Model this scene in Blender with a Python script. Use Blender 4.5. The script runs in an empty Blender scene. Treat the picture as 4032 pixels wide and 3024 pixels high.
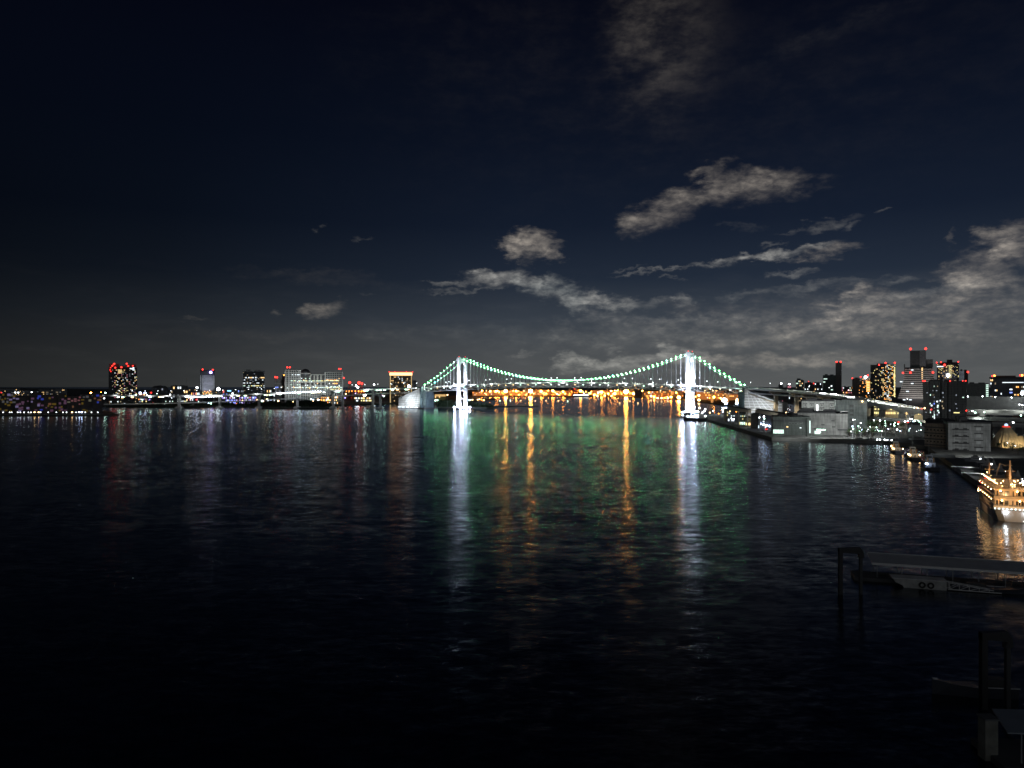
import bpy, bmesh, math, random
from mathutils import Vector, Matrix
random.seed(7)
sc = bpy.context.scene
COL = sc.collection
F = 2912.0            # focal length of the photograph in its own pixels
CX, CY, HC = 2016.0, 1512.0, 62.0
R = math.radians

def P(px, py, Y):     # photo pixel + distance -> point
    return Vector(((px-CX)/F*Y, Y, HC-(py-CY)/F*Y))
def G(px, py, z=0.0): # photo pixel on a level surface of height z
    Y = (HC-z)*F/(py-CY)
    return Vector(((px-CX)/F*Y, Y, z))

# ------------------------------------------------------------------ materials
MATS = {}
def nmat(name):
    m = bpy.data.materials.new(name); m.use_nodes = True
    nt = m.node_tree; nt.nodes.clear()
    out = nt.nodes.new('ShaderNodeOutputMaterial')
    return m, nt, out
def mat(name, col, rough=0.7, var=0.25, scale=0.3, metal=0.0):
    if name in MATS: return MATS[name]
    m, nt, out = nmat(name)
    b = nt.nodes.new('ShaderNodeBsdfPrincipled')
    b.inputs['Roughness'].default_value = rough; b.inputs['Metallic'].default_value = metal
    tc = nt.nodes.new('ShaderNodeTexCoord'); no = nt.nodes.new('ShaderNodeTexNoise')
    no.inputs['Scale'].default_value = scale; no.inputs['Detail'].default_value = 5
    nt.links.new(tc.outputs['Object'], no.inputs['Vector'])
    mr = nt.nodes.new('ShaderNodeMapRange')
    mr.inputs[1].default_value = .3; mr.inputs[2].default_value = .7
    mr.inputs[3].default_value = 1-var; mr.inputs[4].default_value = 1+var
    nt.links.new(no.outputs['Fac'], mr.inputs[0])
    mx = nt.nodes.new('ShaderNodeVectorMath'); mx.operation = 'SCALE'
    mx.inputs[0].default_value = col
    nt.links.new(mr.outputs[0], mx.inputs['Scale'])
    nt.links.new(mx.outputs[0], b.inputs['Base Color'])
    nt.links.new(b.outputs[0], out.inputs[0])
    MATS[name] = m; return m
def panels(name, col, bay=6.0, floor=3.6, joint=.10, dirt=.45):
    """painted wall panels with joints, run-down stains and patchy dirt"""
    if name in MATS: return MATS[name]
    m=facade(name,tuple(c*.55 for c in col),col,bay,floor,joint*2,.85); nt=m.node_tree
    br=next(n for n in nt.nodes if n.type=='TEX_BRICK'); br.inputs['Color2'].default_value=(*[c*.88 for c in col],1)
    b=next(n for n in nt.nodes if n.type=='BSDF_PRINCIPLED'); sp=next(n for n in nt.nodes if n.type=='COMBXYZ')
    mp=nt.nodes.new('ShaderNodeMapping'); mp.inputs['Scale'].default_value=(.55,.06,1); nt.links.new(sp.outputs[0],mp.inputs['Vector'])
    n1=nt.nodes.new('ShaderNodeTexNoise'); n1.inputs['Scale'].default_value=1; n1.inputs['Detail'].default_value=6; nt.links.new(mp.outputs[0],n1.inputs['Vector'])
    n2=nt.nodes.new('ShaderNodeTexNoise'); n2.inputs['Scale'].default_value=.09; n2.inputs['Detail'].default_value=5; nt.links.new(sp.outputs[0],n2.inputs['Vector'])
    ml=nt.nodes.new('ShaderNodeMath'); ml.operation='MULTIPLY'; nt.links.new(n1.outputs['Fac'],ml.inputs[0]); nt.links.new(n2.outputs['Fac'],ml.inputs[1])
    mr=nt.nodes.new('ShaderNodeMapRange'); nt.links.new(ml.outputs[0],mr.inputs[0])
    for i,x in enumerate((.14,.36,1-dirt,1.15)): mr.inputs[i+1].default_value=x
    sc_=nt.nodes.new('ShaderNodeVectorMath'); sc_.operation='SCALE'; nt.links.new(br.outputs['Color'],sc_.inputs[0]); nt.links.new(mr.outputs[0],sc_.inputs['Scale'])
    nt.links.new(sc_.outputs[0],b.inputs['Base Color'])
    return m
def facade(name, col, glass=(.012,.014,.018), bay=3.2, floor=3.4, frame=.9, rough=.6):
    """wall with a regular grid of dark panes, laid out in the building's own metres"""
    if name in MATS: return MATS[name]
    m, nt, out = nmat(name)
    b = nt.nodes.new('ShaderNodeBsdfPrincipled'); b.inputs['Roughness'].default_value = rough
    tc = nt.nodes.new('ShaderNodeTexCoord'); sp = nt.nodes.new('ShaderNodeSeparateXYZ')
    nt.links.new(tc.outputs['Object'], sp.inputs[0])
    ad = nt.nodes.new('ShaderNodeMath'); ad.operation = 'ADD'
    nt.links.new(sp.outputs[0], ad.inputs[0]); nt.links.new(sp.outputs[1], ad.inputs[1])
    cb = nt.nodes.new('ShaderNodeCombineXYZ')
    nt.links.new(ad.outputs[0], cb.inputs[0]); nt.links.new(sp.outputs[2], cb.inputs[1])
    br = nt.nodes.new('ShaderNodeTexBrick'); br.offset = 0.0
    br.inputs['Scale'].default_value = 1.0
    br.inputs['Brick Width'].default_value = bay; br.inputs['Row Height'].default_value = floor
    br.inputs['Mortar Size'].default_value = frame/2; br.inputs['Mortar Smooth'].default_value = 0
    br.inputs['Color1'].default_value = (*glass,1); br.inputs['Color2'].default_value = (glass[0]*2,glass[1]*2,glass[2]*2,1)
    br.inputs['Mortar'].default_value = (*col,1)
    nt.links.new(cb.outputs[0], br.inputs['Vector'])
    nt.links.new(br.outputs['Color'], b.inputs['Base Color'])
    nt.links.new(b.outputs[0], out.inputs[0])
    MATS[name] = m; return m
def emit(name, col, s, sample=True):
    if name in MATS: return MATS[name]
    m, nt, out = nmat(name)
    e = nt.nodes.new('ShaderNodeEmission'); e.inputs[0].default_value = (*col,1); e.inputs[1].default_value = s
    nt.links.new(e.outputs[0], out.inputs[0])
    if not sample: m.cycles.emission_sampling = 'NONE'
    MATS[name] = m; return m

# ------------------------------------------------------------------ mesh builder
class MB:
    def __init__(s): s.v=[]; s.f=[]; s.m=[]; s.mi=0
    def add(s, vs, fs):
        o=len(s.v); s.v += [tuple(v) for v in vs]
        for f in fs: s.f.append([i+o for i in f]); s.m.append(s.mi)
        return s
    def box(s, x0,x1,y0,y1,z0,z1):
        return s.add([(x0,y0,z0),(x1,y0,z0),(x1,y1,z0),(x0,y1,z0),(x0,y0,z1),(x1,y0,z1),(x1,y1,z1),(x0,y1,z1)],
          [(0,3,2,1),(4,5,6,7),(0,1,5,4),(1,2,6,5),(2,3,7,6),(3,0,4,7)])
    def cbox(s, c, sx,sy,sz): return s.box(c[0]-sx/2,c[0]+sx/2,c[1]-sy/2,c[1]+sy/2,c[2]-sz/2,c[2]+sz/2)
    def beam(s, a,b,w,h=None):
        h=h or w; a=Vector(a); b=Vector(b); d=(b-a).normalized()
        up=Vector((0,0,1)) if abs(d.z)<.95 else Vector((1,0,0))
        r=d.cross(up).normalized(); u=r.cross(d).normalized()
        vs=[p+r*i*w/2+u*j*h/2 for p in (a,b) for i,j in ((-1,-1),(1,-1),(1,1),(-1,1))]
        return s.add(vs,[(3,2,1,0),(4,5,6,7),(0,1,5,4),(1,2,6,5),(2,3,7,6),(3,0,4,7)])
    def tube(s, pts, r, n=6, r1=None):
        pts=[Vector(p) for p in pts]; k=len(pts); rings=[]
        for i,p in enumerate(pts):
            d=(pts[min(i+1,k-1)]-pts[max(i-1,0)]).normalized()
            up=Vector((0,0,1)) if abs(d.z)<.95 else Vector((1,0,0))
            a=d.cross(up).normalized(); b=a.cross(d).normalized()
            rr=r if r1 is None else r+(r1-r)*i/(k-1)
            rings.append([p+(a*math.cos(2*math.pi*j/n)+b*math.sin(2*math.pi*j/n))*rr for j in range(n)])
        vs=[v for q in rings for v in q]; fs=[]
        for i in range(k-1):
            for j in range(n): fs.append((i*n+j,i*n+(j+1)%n,(i+1)*n+(j+1)%n,(i+1)*n+j))
        fs.append(tuple(range(n-1,-1,-1))); fs.append(tuple((k-1)*n+j for j in range(n)))
        return s.add(vs,fs)
    def prism(s, poly, z0, z1):
        n=len(poly); vs=[(x,y,z0) for x,y in poly]+[(x,y,z1) for x,y in poly]
        return s.add(vs,[tuple(range(n-1,-1,-1)),tuple(range(n,2*n))]+[(i,(i+1)%n,n+(i+1)%n,n+i) for i in range(n)])
    def sideprism(s, poly, y0, y1):   # polygon in x,z pushed along y
        n=len(poly); vs=[(x,y0,z) for x,z in poly]+[(x,y1,z) for x,z in poly]
        return s.add(vs,[tuple(range(n)),tuple(range(2*n-1,n-1,-1))]+[(i,n+i,n+(i+1)%n,(i+1)%n) for i in range(n)])
    def sphere(s, c, r, sub=1, sq=1.0):
        bm=bmesh.new(); bmesh.ops.create_icosphere(bm,subdivisions=sub,radius=r)
        bm.verts.ensure_lookup_table()
        s.add([(v.co.x+c[0],v.co.y+c[1],v.co.z*sq+c[2]) for v in bm.verts],[[v.index for v in f.verts] for f in bm.faces]); bm.free(); return s
    def cone(s, c, r0, r1, h, n=12):
        vs=[(c[0]+math.cos(2*math.pi*i/n)*r,c[1]+math.sin(2*math.pi*i/n)*r,c[2]+z) for r,z in ((r0,0),(max(r1,.01),h)) for i in range(n)]
        return s.add(vs,[tuple(range(n-1,-1,-1)),tuple(range(n,2*n))]+[(i,(i+1)%n,n+(i+1)%n,n+i) for i in range(n)])
    def mesh(s, name, mats):
        me=bpy.data.meshes.new(name); me.from_pydata(s.v,[],s.f)
        for m in (mats if isinstance(mats,(list,tuple)) else [mats]): me.materials.append(m)
        for p,i in zip(me.polygons,s.m): p.material_index=i
        me.update(); return me
    def build(s, name, mats, parent=None, loc=None):
        return ob(name, s.mesh(name,mats), parent, loc)
def ob(name, me, parent=None, loc=None, rotz=0):
    o=bpy.data.objects.new(name, me); COL.objects.link(o)
    if parent: o.parent=parent
    if loc is not None: o.location=loc
    if rotz: o.rotation_euler=(0,0,rotz)
    return o
def tag(o, label=None, cat=None, group=None, kind=None):
    if label: o['label']=label
    if cat: o['category']=cat
    if group: o['group']=group
    if kind: o['kind']=kind
    return o
def thing(name, label, cat, loc=(0,0,0), rotz=0, group=None):
    return tag(ob(name,None,None,loc,rotz),label,cat,group)
def copy_tree(o, parent=None):
    c=o.copy(); COL.objects.link(c)
    if parent: c.parent=parent
    for ch in o.children: copy_tree(ch,c)
    return c

# ------------------------------------------------------------------ palette
concrete = mat('concrete',(.30,.30,.29),.8)
pale_concrete = mat('pale_concrete',(.42,.42,.40),.8,.15,.2)
dark_concrete = mat('dark_concrete',(.10,.105,.11),.85)
white_paint = mat('white_steel_paint',(.78,.79,.80),.45,.06,.1)
grey_paint = mat('grey_steel_paint',(.34,.36,.36),.5,.12,.15)
steel = mat('dull_steel',(.25,.26,.27),.45,.15,.4)
dark_steel = mat('dark_steel',(.03,.032,.035),.5,.2,.5)
black_metal = mat('near_black_metal',(.012,.012,.014),.5,.2,.5)
asphalt = mat('asphalt',(.05,.05,.052),.9,.2,.2)
quay_mat = mat('quay_paving',(.13,.13,.125),.9,.3,.08)
land_mat = mat('dark_ground',(.045,.05,.042),.95,.3,.03)
tree_bark = mat('bark',(.06,.045,.03),.9)
leaf = mat('leaves',(.05,.09,.035),.7,.35,.5)
wood_leaf = mat('distant_leaves',(.035,.055,.03),.8,.4,.08)
roof_dark = mat('dark_roofing',(.035,.036,.04),.8,.2,.2)
beige = mat('beige_paint',(.46,.40,.31),.7,.12,.2)
hull_dark = mat('dark_hull_paint',(.035,.04,.055),.4,.2,.4)
hull_grey = mat('grey_hull_paint',(.26,.27,.29),.45,.12,.3)
tyre = mat('tyre_rubber',(.015,.015,.015),.8)
brown_wall = mat('brown_tile_wall',(.13,.085,.065),.7)
orange_wall = mat('orange_crane_paint',(.5,.16,.05),.5)
E_ = dict(
 warm=((1,.62,.26),2.2), amber=((1,.36,.07),3.6), cool=((.82,.93,1),2.0), yel=((1,.85,.35),1.8), mint=((.72,1,.86),1.6),
 dimw=((1,.78,.5),.45), dimc=((.75,.85,1),.4), blue=((.2,.3,1),2.2), violet=((.5,.35,1),1.6), pink=((1,.35,.45),1.0), red=((1,.06,.03),3.0))
for k,(c,s) in E_.items(): emit('window_'+k,c,s,False)
def W(k): return MATS['window_'+k]
L_white = emit('lamp_white',(.88,.95,1),26)
L_soft = emit('lamp_soft_white',(.9,.97,1),9)
L_warm = emit('lamp_warm',(1,.62,.26),14)
L_orange = emit('lamp_sodium',(1,.30,.035),130)
L_gold = emit('lamp_gold',(1,.36,.05),420)
L_amber2 = emit('lamp_amber',(1,.26,.03),14)
L_redor = emit('lamp_red_orange',(1,.13,.018),22)
L_mint = emit('lamp_mint',(.55,1,.75),20)
L_green = emit('cable_lamp_green',(.20,1,.32),68)
L_cyan = emit('cable_lamp_cyan',(.2,.9,.8),60)
L_blue = emit('lamp_blue_white',(.55,.68,1),22)
L_violet = emit('lamp_violet',(.4,.3,1),14)
L_red = emit('lamp_red',(1,.035,.025),5)
L_redb = emit('lamp_red_far',(1,.035,.025),2.6)

# ------------------------------------------------------------------ camera and render settings
cam = bpy.data.cameras.new('camera'); cam.sensor_width=36; cam.lens=F/4032*36; cam.clip_end=40000; cam.clip_start=.5
co = bpy.data.objects.new('camera',cam); COL.objects.link(co)
co.location=(0,0,HC); co.rotation_euler=(R(90),0,0); sc.camera=co
sc.view_settings.view_transform='Standard'; sc.view_settings.look='None'
sc.view_settings.exposure=0; sc.view_settings.gamma=1
cy=sc.cycles
cy.use_denoising=True; cy.use_adaptive_sampling=True; cy.adaptive_threshold=.006; cy.adaptive_min_samples=16
cy.max_bounces=3; cy.diffuse_bounces=1; cy.glossy_bounces=2; cy.transmission_bounces=2
cy.caustics_reflective=False; cy.caustics_refractive=False
cy.sample_clamp_indirect=4.0
sc.cycles.filter_width=1.6

# ------------------------------------------------------------------ world : night sky, city glow and clouds by direction
w=bpy.data.worlds.new('World'); sc.world=w; w.use_nodes=True
nt=w.node_tree; nt.nodes.clear(); N=nt.nodes.new; LK=nt.links.new
def mth(op,a,b=None,c=None,clamp=False):
    n=N('ShaderNodeMath'); n.operation=op; n.use_clamp=clamp
    for i,x in enumerate((a,b,c)):
        if x is None: continue
        if isinstance(x,(int,float)): n.inputs[i].default_value=x
        else: LK(x,n.inputs[i])
    return n.outputs[0]
def vmth(op,a,b=None,scale=None):
    n=N('ShaderNodeVectorMath'); n.operation=op
    for i,x in enumerate((a,b)):
        if x is None: continue
        if isinstance(x,tuple): n.inputs[i].default_value=x
        else: LK(x,n.inputs[i])
    if scale is not None:
        if isinstance(scale,(int,float)): n.inputs['Scale'].default_value=scale
        else: LK(scale,n.inputs['Scale'])
    return n.outputs['Value'] if op in ('LENGTH','DOT_PRODUCT') else n.outputs[0]
def mrange(v,a,b,c,d,smooth=True):
    n=N('ShaderNodeMapRange'); n.interpolation_type='SMOOTHSTEP' if smooth else 'LINEAR'
    LK(v,n.inputs[0])
    for i,x in enumerate((a,b,c,d)): n.inputs[i+1].default_value=x
    return n.outputs[0]
tc=N('ShaderNodeTexCoord'); sep=N('ShaderNodeSeparateXYZ'); LK(tc.outputs['Generated'],sep.inputs[0])
az=mth('ARCTAN2',sep.outputs[0],sep.outputs[1]); el=mth('ARCSINE',sep.outputs[2])
ae=N('ShaderNodeCombineXYZ'); LK(az,ae.inputs[0]); LK(el,ae.inputs[1]); ae=ae.outputs[0]
rmp=N('ShaderNodeValToRGB'); LK(mrange(el,0,R(40),0,1,False),rmp.inputs[0])
st=[(0,(.084,.089,.090)),(2,(.071,.077,.082)),(5,(.037,.047,.062)),(8,(.0145,.0222,.0380)),(12,(.0066,.0115,.0245)),(18,(.0036,.0066,.0165)),(27,(.0019,.0030,.0090)),(40,(.0007,.001,.004))]
cr=rmp.color_ramp
while len(cr.elements)<len(st): cr.elements.new(.5)
for e,(d,c) in zip(cr.elements,st): e.position=d/40; e.color=(*c,1)
azr=N('ShaderNodeValToRGB'); LK(mrange(az,R(-50),R(50),0,1,False),azr.inputs[0])
ast=[(-50,.16),(-36,.20),(-25,.36),(-12,.70),(0,1.0),(12,1.08),(25,1.15),(36,1.1),(50,1.0)]
cr=azr.color_ramp
while len(cr.elements)<len(ast): cr.elements.new(.5)
for e,(d,c) in zip(cr.elements,ast): e.position=(d+50)/100; e.color=(c/1.2,c/1.2,c/1.2,1)
azf=mth('MULTIPLY',azr.outputs[0],1.2)
# the side-to-side change is strong at the horizon and weak high up
azf=mth('ADD',azf,mth('MULTIPLY',mth('SUBTRACT',.75,azf),mrange(el,R(6),R(30),0,.7)))
base=vmth('SCALE',rmp.outputs[0],None,azf)
def noise(vec,scale,det,rough=.55,dist=0):
    n=N('ShaderNodeTexNoise'); n.inputs['Scale'].default_value=scale; n.inputs['Detail'].default_value=det
    n.inputs['Roughness'].default_value=rough; n.inputs['Distortion'].default_value=dist
    LK(vec,n.inputs['Vector']); return n
stre=vmth('MULTIPLY',ae,(1,2.1,1))
n1=noise(stre,16,9,.62); n2=noise(stre,60,7,.6); n3=noise(vmth('MULTIPLY',ae,(1,5,1)),9,8,.6,.3)
wob=vmth('ADD',vmth('SCALE',vmth('SUBTRACT',n1.outputs['Color'],(.5,.5,.5)),None,.085),vmth('SCALE',vmth('SUBTRACT',n2.outputs['Color'],(.5,.5,.5)),None,.026))
wob=vmth('MULTIPLY',wob,(1,.55,0))
wae=vmth('ADD',ae,wob)
tex=mrange(n2.outputs['Fac'],.3,.7,.65,1.2)
tex=mth('MULTIPLY',tex,mrange(n1.outputs['Fac'],.33,.66,.6,1.15))
ne=noise(stre,24,11,.60,.2); nsh=noise(stre,70,6,.6,.4)
shade=mrange(nsh.outputs['Fac'],.32,.66,.55,1.22)
ero=mth('MULTIPLY',mth('SUBTRACT',ne.outputs['Fac'],.5),1.15)
# px, py, half width, half height, tilt, edge softness, brightness, tint
G_=(1,.96,.86); Wm=(1,.87,.71); Gr=(.95,.98,.90)
clouds=[
 (2930,742,260,56,-1,.8,.14,Wm),(2815,655,70,24,28,.9,.05,Wm),(2870,630,40,12,0,1,.03,Wm),(3100,740,60,34,0,1,.05,Wm),(2640,822,180,62,22,.9,.12,Wm),(2490,872,70,45,20,.9,.08,Wm),(2800,690,60,40,30,.9,.05,Wm),
 (2085,968,118,62,0,.5,.22,Wm),(2180,1015,70,26,-25,.8,.13,Wm),(2010,1005,50,26,0,.6,.15,Wm),
 (1990,1100,230,36,0,.6,.15,G_),(2140,1128,125,54,0,.6,.15,Gr),(1920,1092,70,28,0,.6,.11,G_),(2250,1165,90,48,-15,.7,.13,Gr),(2400,1190,90,40,0,.7,.11,G_),(1770,1108,120,13,2,.8,.10,G_),(1850,1140,160,10,0,.8,.08,G_),
 (2300,1180,230,36,-8,.8,.11,G_),(2480,1190,190,26,0,.8,.075,G_),(2700,1195,40,30,0,.8,.08,G_),
 (2900,1025,170,17,5,.7,.14,G_),(3080,1000,130,18,7,.7,.14,G_),(3250,990,90,26,0,.7,.16,Wm),(3110,1078,90,15,2,.7,.11,G_),(2600,1065,170,9,6,.8,.09,G_),(3040,965,60,10,0,.8,.07,G_),
 (3290,880,110,18,6,.9,.06,G_),(3370,895,45,14,10,.9,.06,G_),(3180,905,120,10,3,1,.03,G_),(3230,965,70,14,6,.8,.07,G_),(2470,1056,60,7,2,.9,.05,G_),(2660,1092,50,8,0,.9,.04,G_),(3260,1120,240,14,3,1,.05,G_),(3180,1135,90,22,0,.9,.05,G_),(3560,1095,60,12,5,1,.04,G_),(3500,825,22,8,8,1,.04,G_),(3960,1110,120,24,18,1,.05,Wm),(2900,900,110,14,0,.9,.02,G_),
 (3850,1085,130,85,12,.7,.15,Wm),(3800,1120,60,40,0,.7,.13,Wm),(3960,920,90,45,-14,.7,.14,Wm),(4020,980,60,50,0,.8,.12,Wm),(3752,938,24,28,0,.9,.08,Wm),(3930,1010,70,24,20,.9,.08,Wm),
 (3400,1190,120,56,10,.6,.16,Wm),(3330,1240,100,28,10,.8,.08,Wm),(3390,1145,45,22,35,.9,.08,Wm),
 (2610,40,140,230,0,3.0,.024,Wm),(2680,160,150,150,0,3.0,.012,Wm),(2650,285,120,14,0,1,.008,Wm),(3250,150,420,40,13,1.2,.005,G_),(3000,420,1000,260,4,3.0,.0025,Wm),(2100,150,600,200,0,3.0,.002,Wm),
 (1285,1212,80,32,4,.9,.11,Wm),(1445,955,38,11,-6,1,.035,G_),(1275,893,28,9,-12,1,.03,G_),(1085,1225,26,13,0,1,.05,Wm),(770,1255,60,11,-5,1,.035,Wm),(1440,1150,38,9,0,1,.02,G_),
 (1250,1095,300,22,-2,1.2,.012,Wm),(1100,1320,420,28,1,1.2,.012,Wm),(1650,1300,300,26,2,1.2,.015,G_),
 (2290,1440,130,36,4,.5,.15,(1,.97,.86)),(2220,1412,60,28,0,.6,.14,(1,.97,.86)),(2440,1436,180,34,0,.5,.15,(1,.97,.86)),(2620,1395,50,36,0,.6,.14,(1,.97,.86)),(2680,1420,160,36,0,.6,.14,G_),
 (2830,1425,130,34,0,.6,.13,Wm),(3050,1425,240,30,0,.8,.09,Wm),(3280,1410,220,30,0,.9,.07,Wm),(2055,1400,70,16,16,.9,.06,G_),(2430,1385,45,14,10,.9,.05,G_),
 (3100,1285,900,90,2,1.3,.07,Wm),(3700,1235,540,80,5,1.2,.075,Wm),(3900,1330,450,70,0,1.2,.035,Wm),(2500,1330,750,60,0,1.3,.03,Gr),(3600,1170,240,20,3,1,.07,G_),(3050,1160,320,16,2,1,.06,G_),(2650,1260,500,26,-2,1,.05,G_),(3250,1330,600,30,1,1,.04,Wm),
]
acc=base
# thin high veil everywhere near the horizon
veil=mth('MULTIPLY',mrange(n3.outputs['Fac'],.45,.75,0,1),mrange(el,R(1),R(11),.016,.0))
veil=mth('MULTIPLY',veil,azf)
acc=vmth('ADD',acc,vmth('SCALE',(1,.97,.93) and vmth('SCALE',(1,.97,.93),None,1.0),None,veil))
wcur=wae
for ic,(px,py,hw,hh,tilt,soft,br,tint) in enumerate(clouds):
    if ic%6==5:   # keep the node program short-lived : evaluate the clouds in batches
        nn=N('ShaderNodeVectorMath'); nn.operation='MULTIPLY_ADD'; LK(acc,nn.inputs[0]); nn.inputs[1].default_value=(0,0,1e-7); LK(wae,nn.inputs[2]); wcur=nn.outputs[0]
    a=math.atan((px-CX)/F); e=math.atan((CY-py)/F*math.cos(a))
    mp=N('ShaderNodeMapping'); mp.vector_type='TEXTURE'
    mp.inputs['Location'].default_value=(a,e,0); mp.inputs['Rotation'].default_value=(0,0,R(tilt)); mp.inputs['Scale'].default_value=(1.25*hw/F,1.35*hh/F,1)
    LK(wcur,mp.inputs['Vector'])
    ln=vmth('LENGTH',mp.outputs[0])
    k=mrange(ln,1.3+soft*.25,.1,0,1)
    if soft<2:
        k=mth('ADD',k,ero)
        k=mrange(k,.36,.36+.62+soft*.35,0,br*1.08)
        sy_=N('ShaderNodeSeparateXYZ'); LK(mp.outputs[0],sy_.inputs[0])
        k=mth('MULTIPLY',k,mth('MULTIPLY',shade,mrange(sy_.outputs[1],-1.0,.35,.42,1.06)))
    else: k=mth('MULTIPLY',mth('MULTIPLY',k,k),mth('MULTIPLY',mrange(n1.outputs['Fac'],.3,.7,.3,1.2),br))
    k=mth('MULTIPLY',k,tex)
    acc=vmth('ADD',acc,vmth('SCALE',tint,None,k))
# the lit city behind the viewer
back=mth('MULTIPLY',mrange(sep.outputs[1],-.15,-.8,0,.18),mrange(el,R(45),R(2),.12,1))
acc=vmth('ADD',acc,vmth('SCALE',(.92,.97,1.0),None,back))
bg=N('ShaderNodeBackground'); LK(acc,bg.inputs[0]); bg.inputs[1].default_value=1
wo=N('ShaderNodeOutputWorld'); LK(bg.outputs[0],wo.inputs[0])
w.cycles.sampling_method='MANUAL'; w.cycles.sample_map_resolution=512

# ------------------------------------------------------------------ water
def water_material():
    m,t,out=nmat('bay_water')
    n=t.nodes.new; l=t.links.new
    geo=n('ShaderNodeNewGeometry')
    def slopes(sx,sy,scale,det,amp):
        mp=n('ShaderNodeMapping'); mp.inputs['Scale'].default_value=(sx,sy,1); l(geo.outputs['Position'],mp.inputs['Vector'])
        no=n('ShaderNodeTexNoise'); no.inputs['Scale'].default_value=scale; no.inputs['Detail'].default_value=det; no.inputs['Roughness'].default_value=.55
        l(mp.outputs[0],no.inputs['Vector'])
        s=n('ShaderNodeVectorMath'); s.operation='SUBTRACT'; l(no.outputs['Color'],s.inputs[0]); s.inputs[1].default_value=(.5,.5,.5)
        k=n('ShaderNodeVectorMath'); k.operation='SCALE'; l(s.outputs[0],k.inputs[0]); k.inputs['Scale'].default_value=amp
        return k.outputs[0]
    def add(a,b):
        s=n('ShaderNodeVectorMath'); s.operation='ADD'; l(a,s.inputs[0]); l(b,s.inputs[1]); return s.outputs[0]
    sl=add(add(slopes(.6,1.2,.055,2,.06),slopes(.5,1.25,.30,2,.20)),slopes(.6,1.2,1.0,3,.17))
    # wind patches : calmer and rougher lanes
    mp=n('ShaderNodeMapping'); mp.inputs['Scale'].default_value=(.25,1,1); l(geo.outputs['Position'],mp.inputs['Vector'])
    pn=n('ShaderNodeTexNoise'); pn.inputs['Scale'].default_value=.011; pn.inputs['Detail'].default_value=4; l(mp.outputs[0],pn.inputs['Vector'])
    mr=n('ShaderNodeMapRange'); mr.interpolation_type='SMOOTHSTEP'; l(pn.outputs['Fac'],mr.inputs[0])
    for i,x in enumerate((.36,.62,.5,1.2)): mr.inputs[i+1].default_value=x
    k=n('ShaderNodeVectorMath'); k.operation='SCALE'; l(sl,k.inputs[0]); l(mr.outputs[0],k.inputs['Scale'])
    mu=n('ShaderNodeVectorMath'); mu.operation='MULTIPLY_ADD'; l(k.outputs[0],mu.inputs[0]); mu.inputs[1].default_value=(.85,1,0); mu.inputs[2].default_value=(0,0,1)
    nn=n('ShaderNodeVectorMath'); nn.operation='NORMALIZE'; l(mu.outputs[0],nn.inputs[0])
    g=n('ShaderNodeBsdfAnisotropic'); g.distribution='BECKMANN'; g.inputs['Color'].default_value=(.92,.96,1,1)
    g.inputs['Roughness'].default_value=.22; g.inputs['Anisotropy'].default_value=.35
    tg=n('ShaderNodeCombineXYZ'); tg.inputs[0].default_value=1.0; l(tg.outputs[0],g.inputs['Tangent']); l(nn.outputs[0],g.inputs['Normal'])
    d=n('ShaderNodeBsdfDiffuse'); d.inputs['Color'].default_value=(.0015,.006,.016,1)
    fr=n('ShaderNodeFresnel'); fr.inputs['IOR'].default_value=1.333; l(nn.outputs[0],fr.inputs['Normal'])
    mix=n('ShaderNodeMixShader'); l(fr.outputs[0],mix.inputs[0]); l(d.outputs[0],mix.inputs[1]); l(g.outputs[0],mix.inputs[2]); l(mix.outputs[0],out.inputs[0])
    return m
m=MB(); m.add([(-14000,-300,0),(14000,-300,0),(14000,15000,0),(-14000,15000,0)],[(0,1,2,3)])
tag(m.build('water',water_material()),kind='structure')

# ------------------------------------------------------------------ land
def land(name,poly,z,mt): 
    m=MB(); m.prism(poly,-2,z); return tag(m.build(name,mt),kind='structure')
QZ=3.5
land('quay_ground',[(323,1217),(285,811),(384,764),(392,700),(354,613),(285,457),(236,337),(188,230),(240,120),(2500,120),(4000,1500),(4000,2400),(900,2400),(640,1560),(420,1500),(338,1320)][::1],QZ,quay_mat)
land('port_ground',[(-330,3560),(420,3520),(720,3300),(640,2700),(600,2000),(905,2405),(4100,2405),(9000,13000),(-2000,13000),(-900,5000)],3.2,land_mat)
land('island_ground',[(-1075,1965),(-860,1950),(-700,1935),(-560,1960),(-455,2120),(-300,2330),(-190,2420),(-60,2900),(-905,5000),(-9000,12500),(-9000,3000),(-1500,2200)],4,land_mat)
land('dock_ground',[(-2400,1395),(-1090,1400),(-790,1418),(-775,1460),(-900,1640),(-2400,2100)],3.0,land_mat)

# ------------------------------------------------------------------ lamps
LM={}
def lamp(loc,h,r,mt,label,group,name='street_lamp',sub=1,arm=0):
    k=(name,round(h,1),r,mt.name,sub,arm)
    if k not in LM:
        m=MB(); m.tube([(0,0,0),(0,0,h*.5),(0,0,h)],max(.12,r*.14),5)
        if arm: m.beam((0,0,h),(0,-arm,h+.3),.2)
        m.mi=1; m.sphere((0,-arm,h+r*.5),r,sub,.8); LM[k]=m.mesh(name,[steel,mt])
    o=ob(name,LM[k],None,loc); return tag(o,label,'lamp',group)

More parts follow.
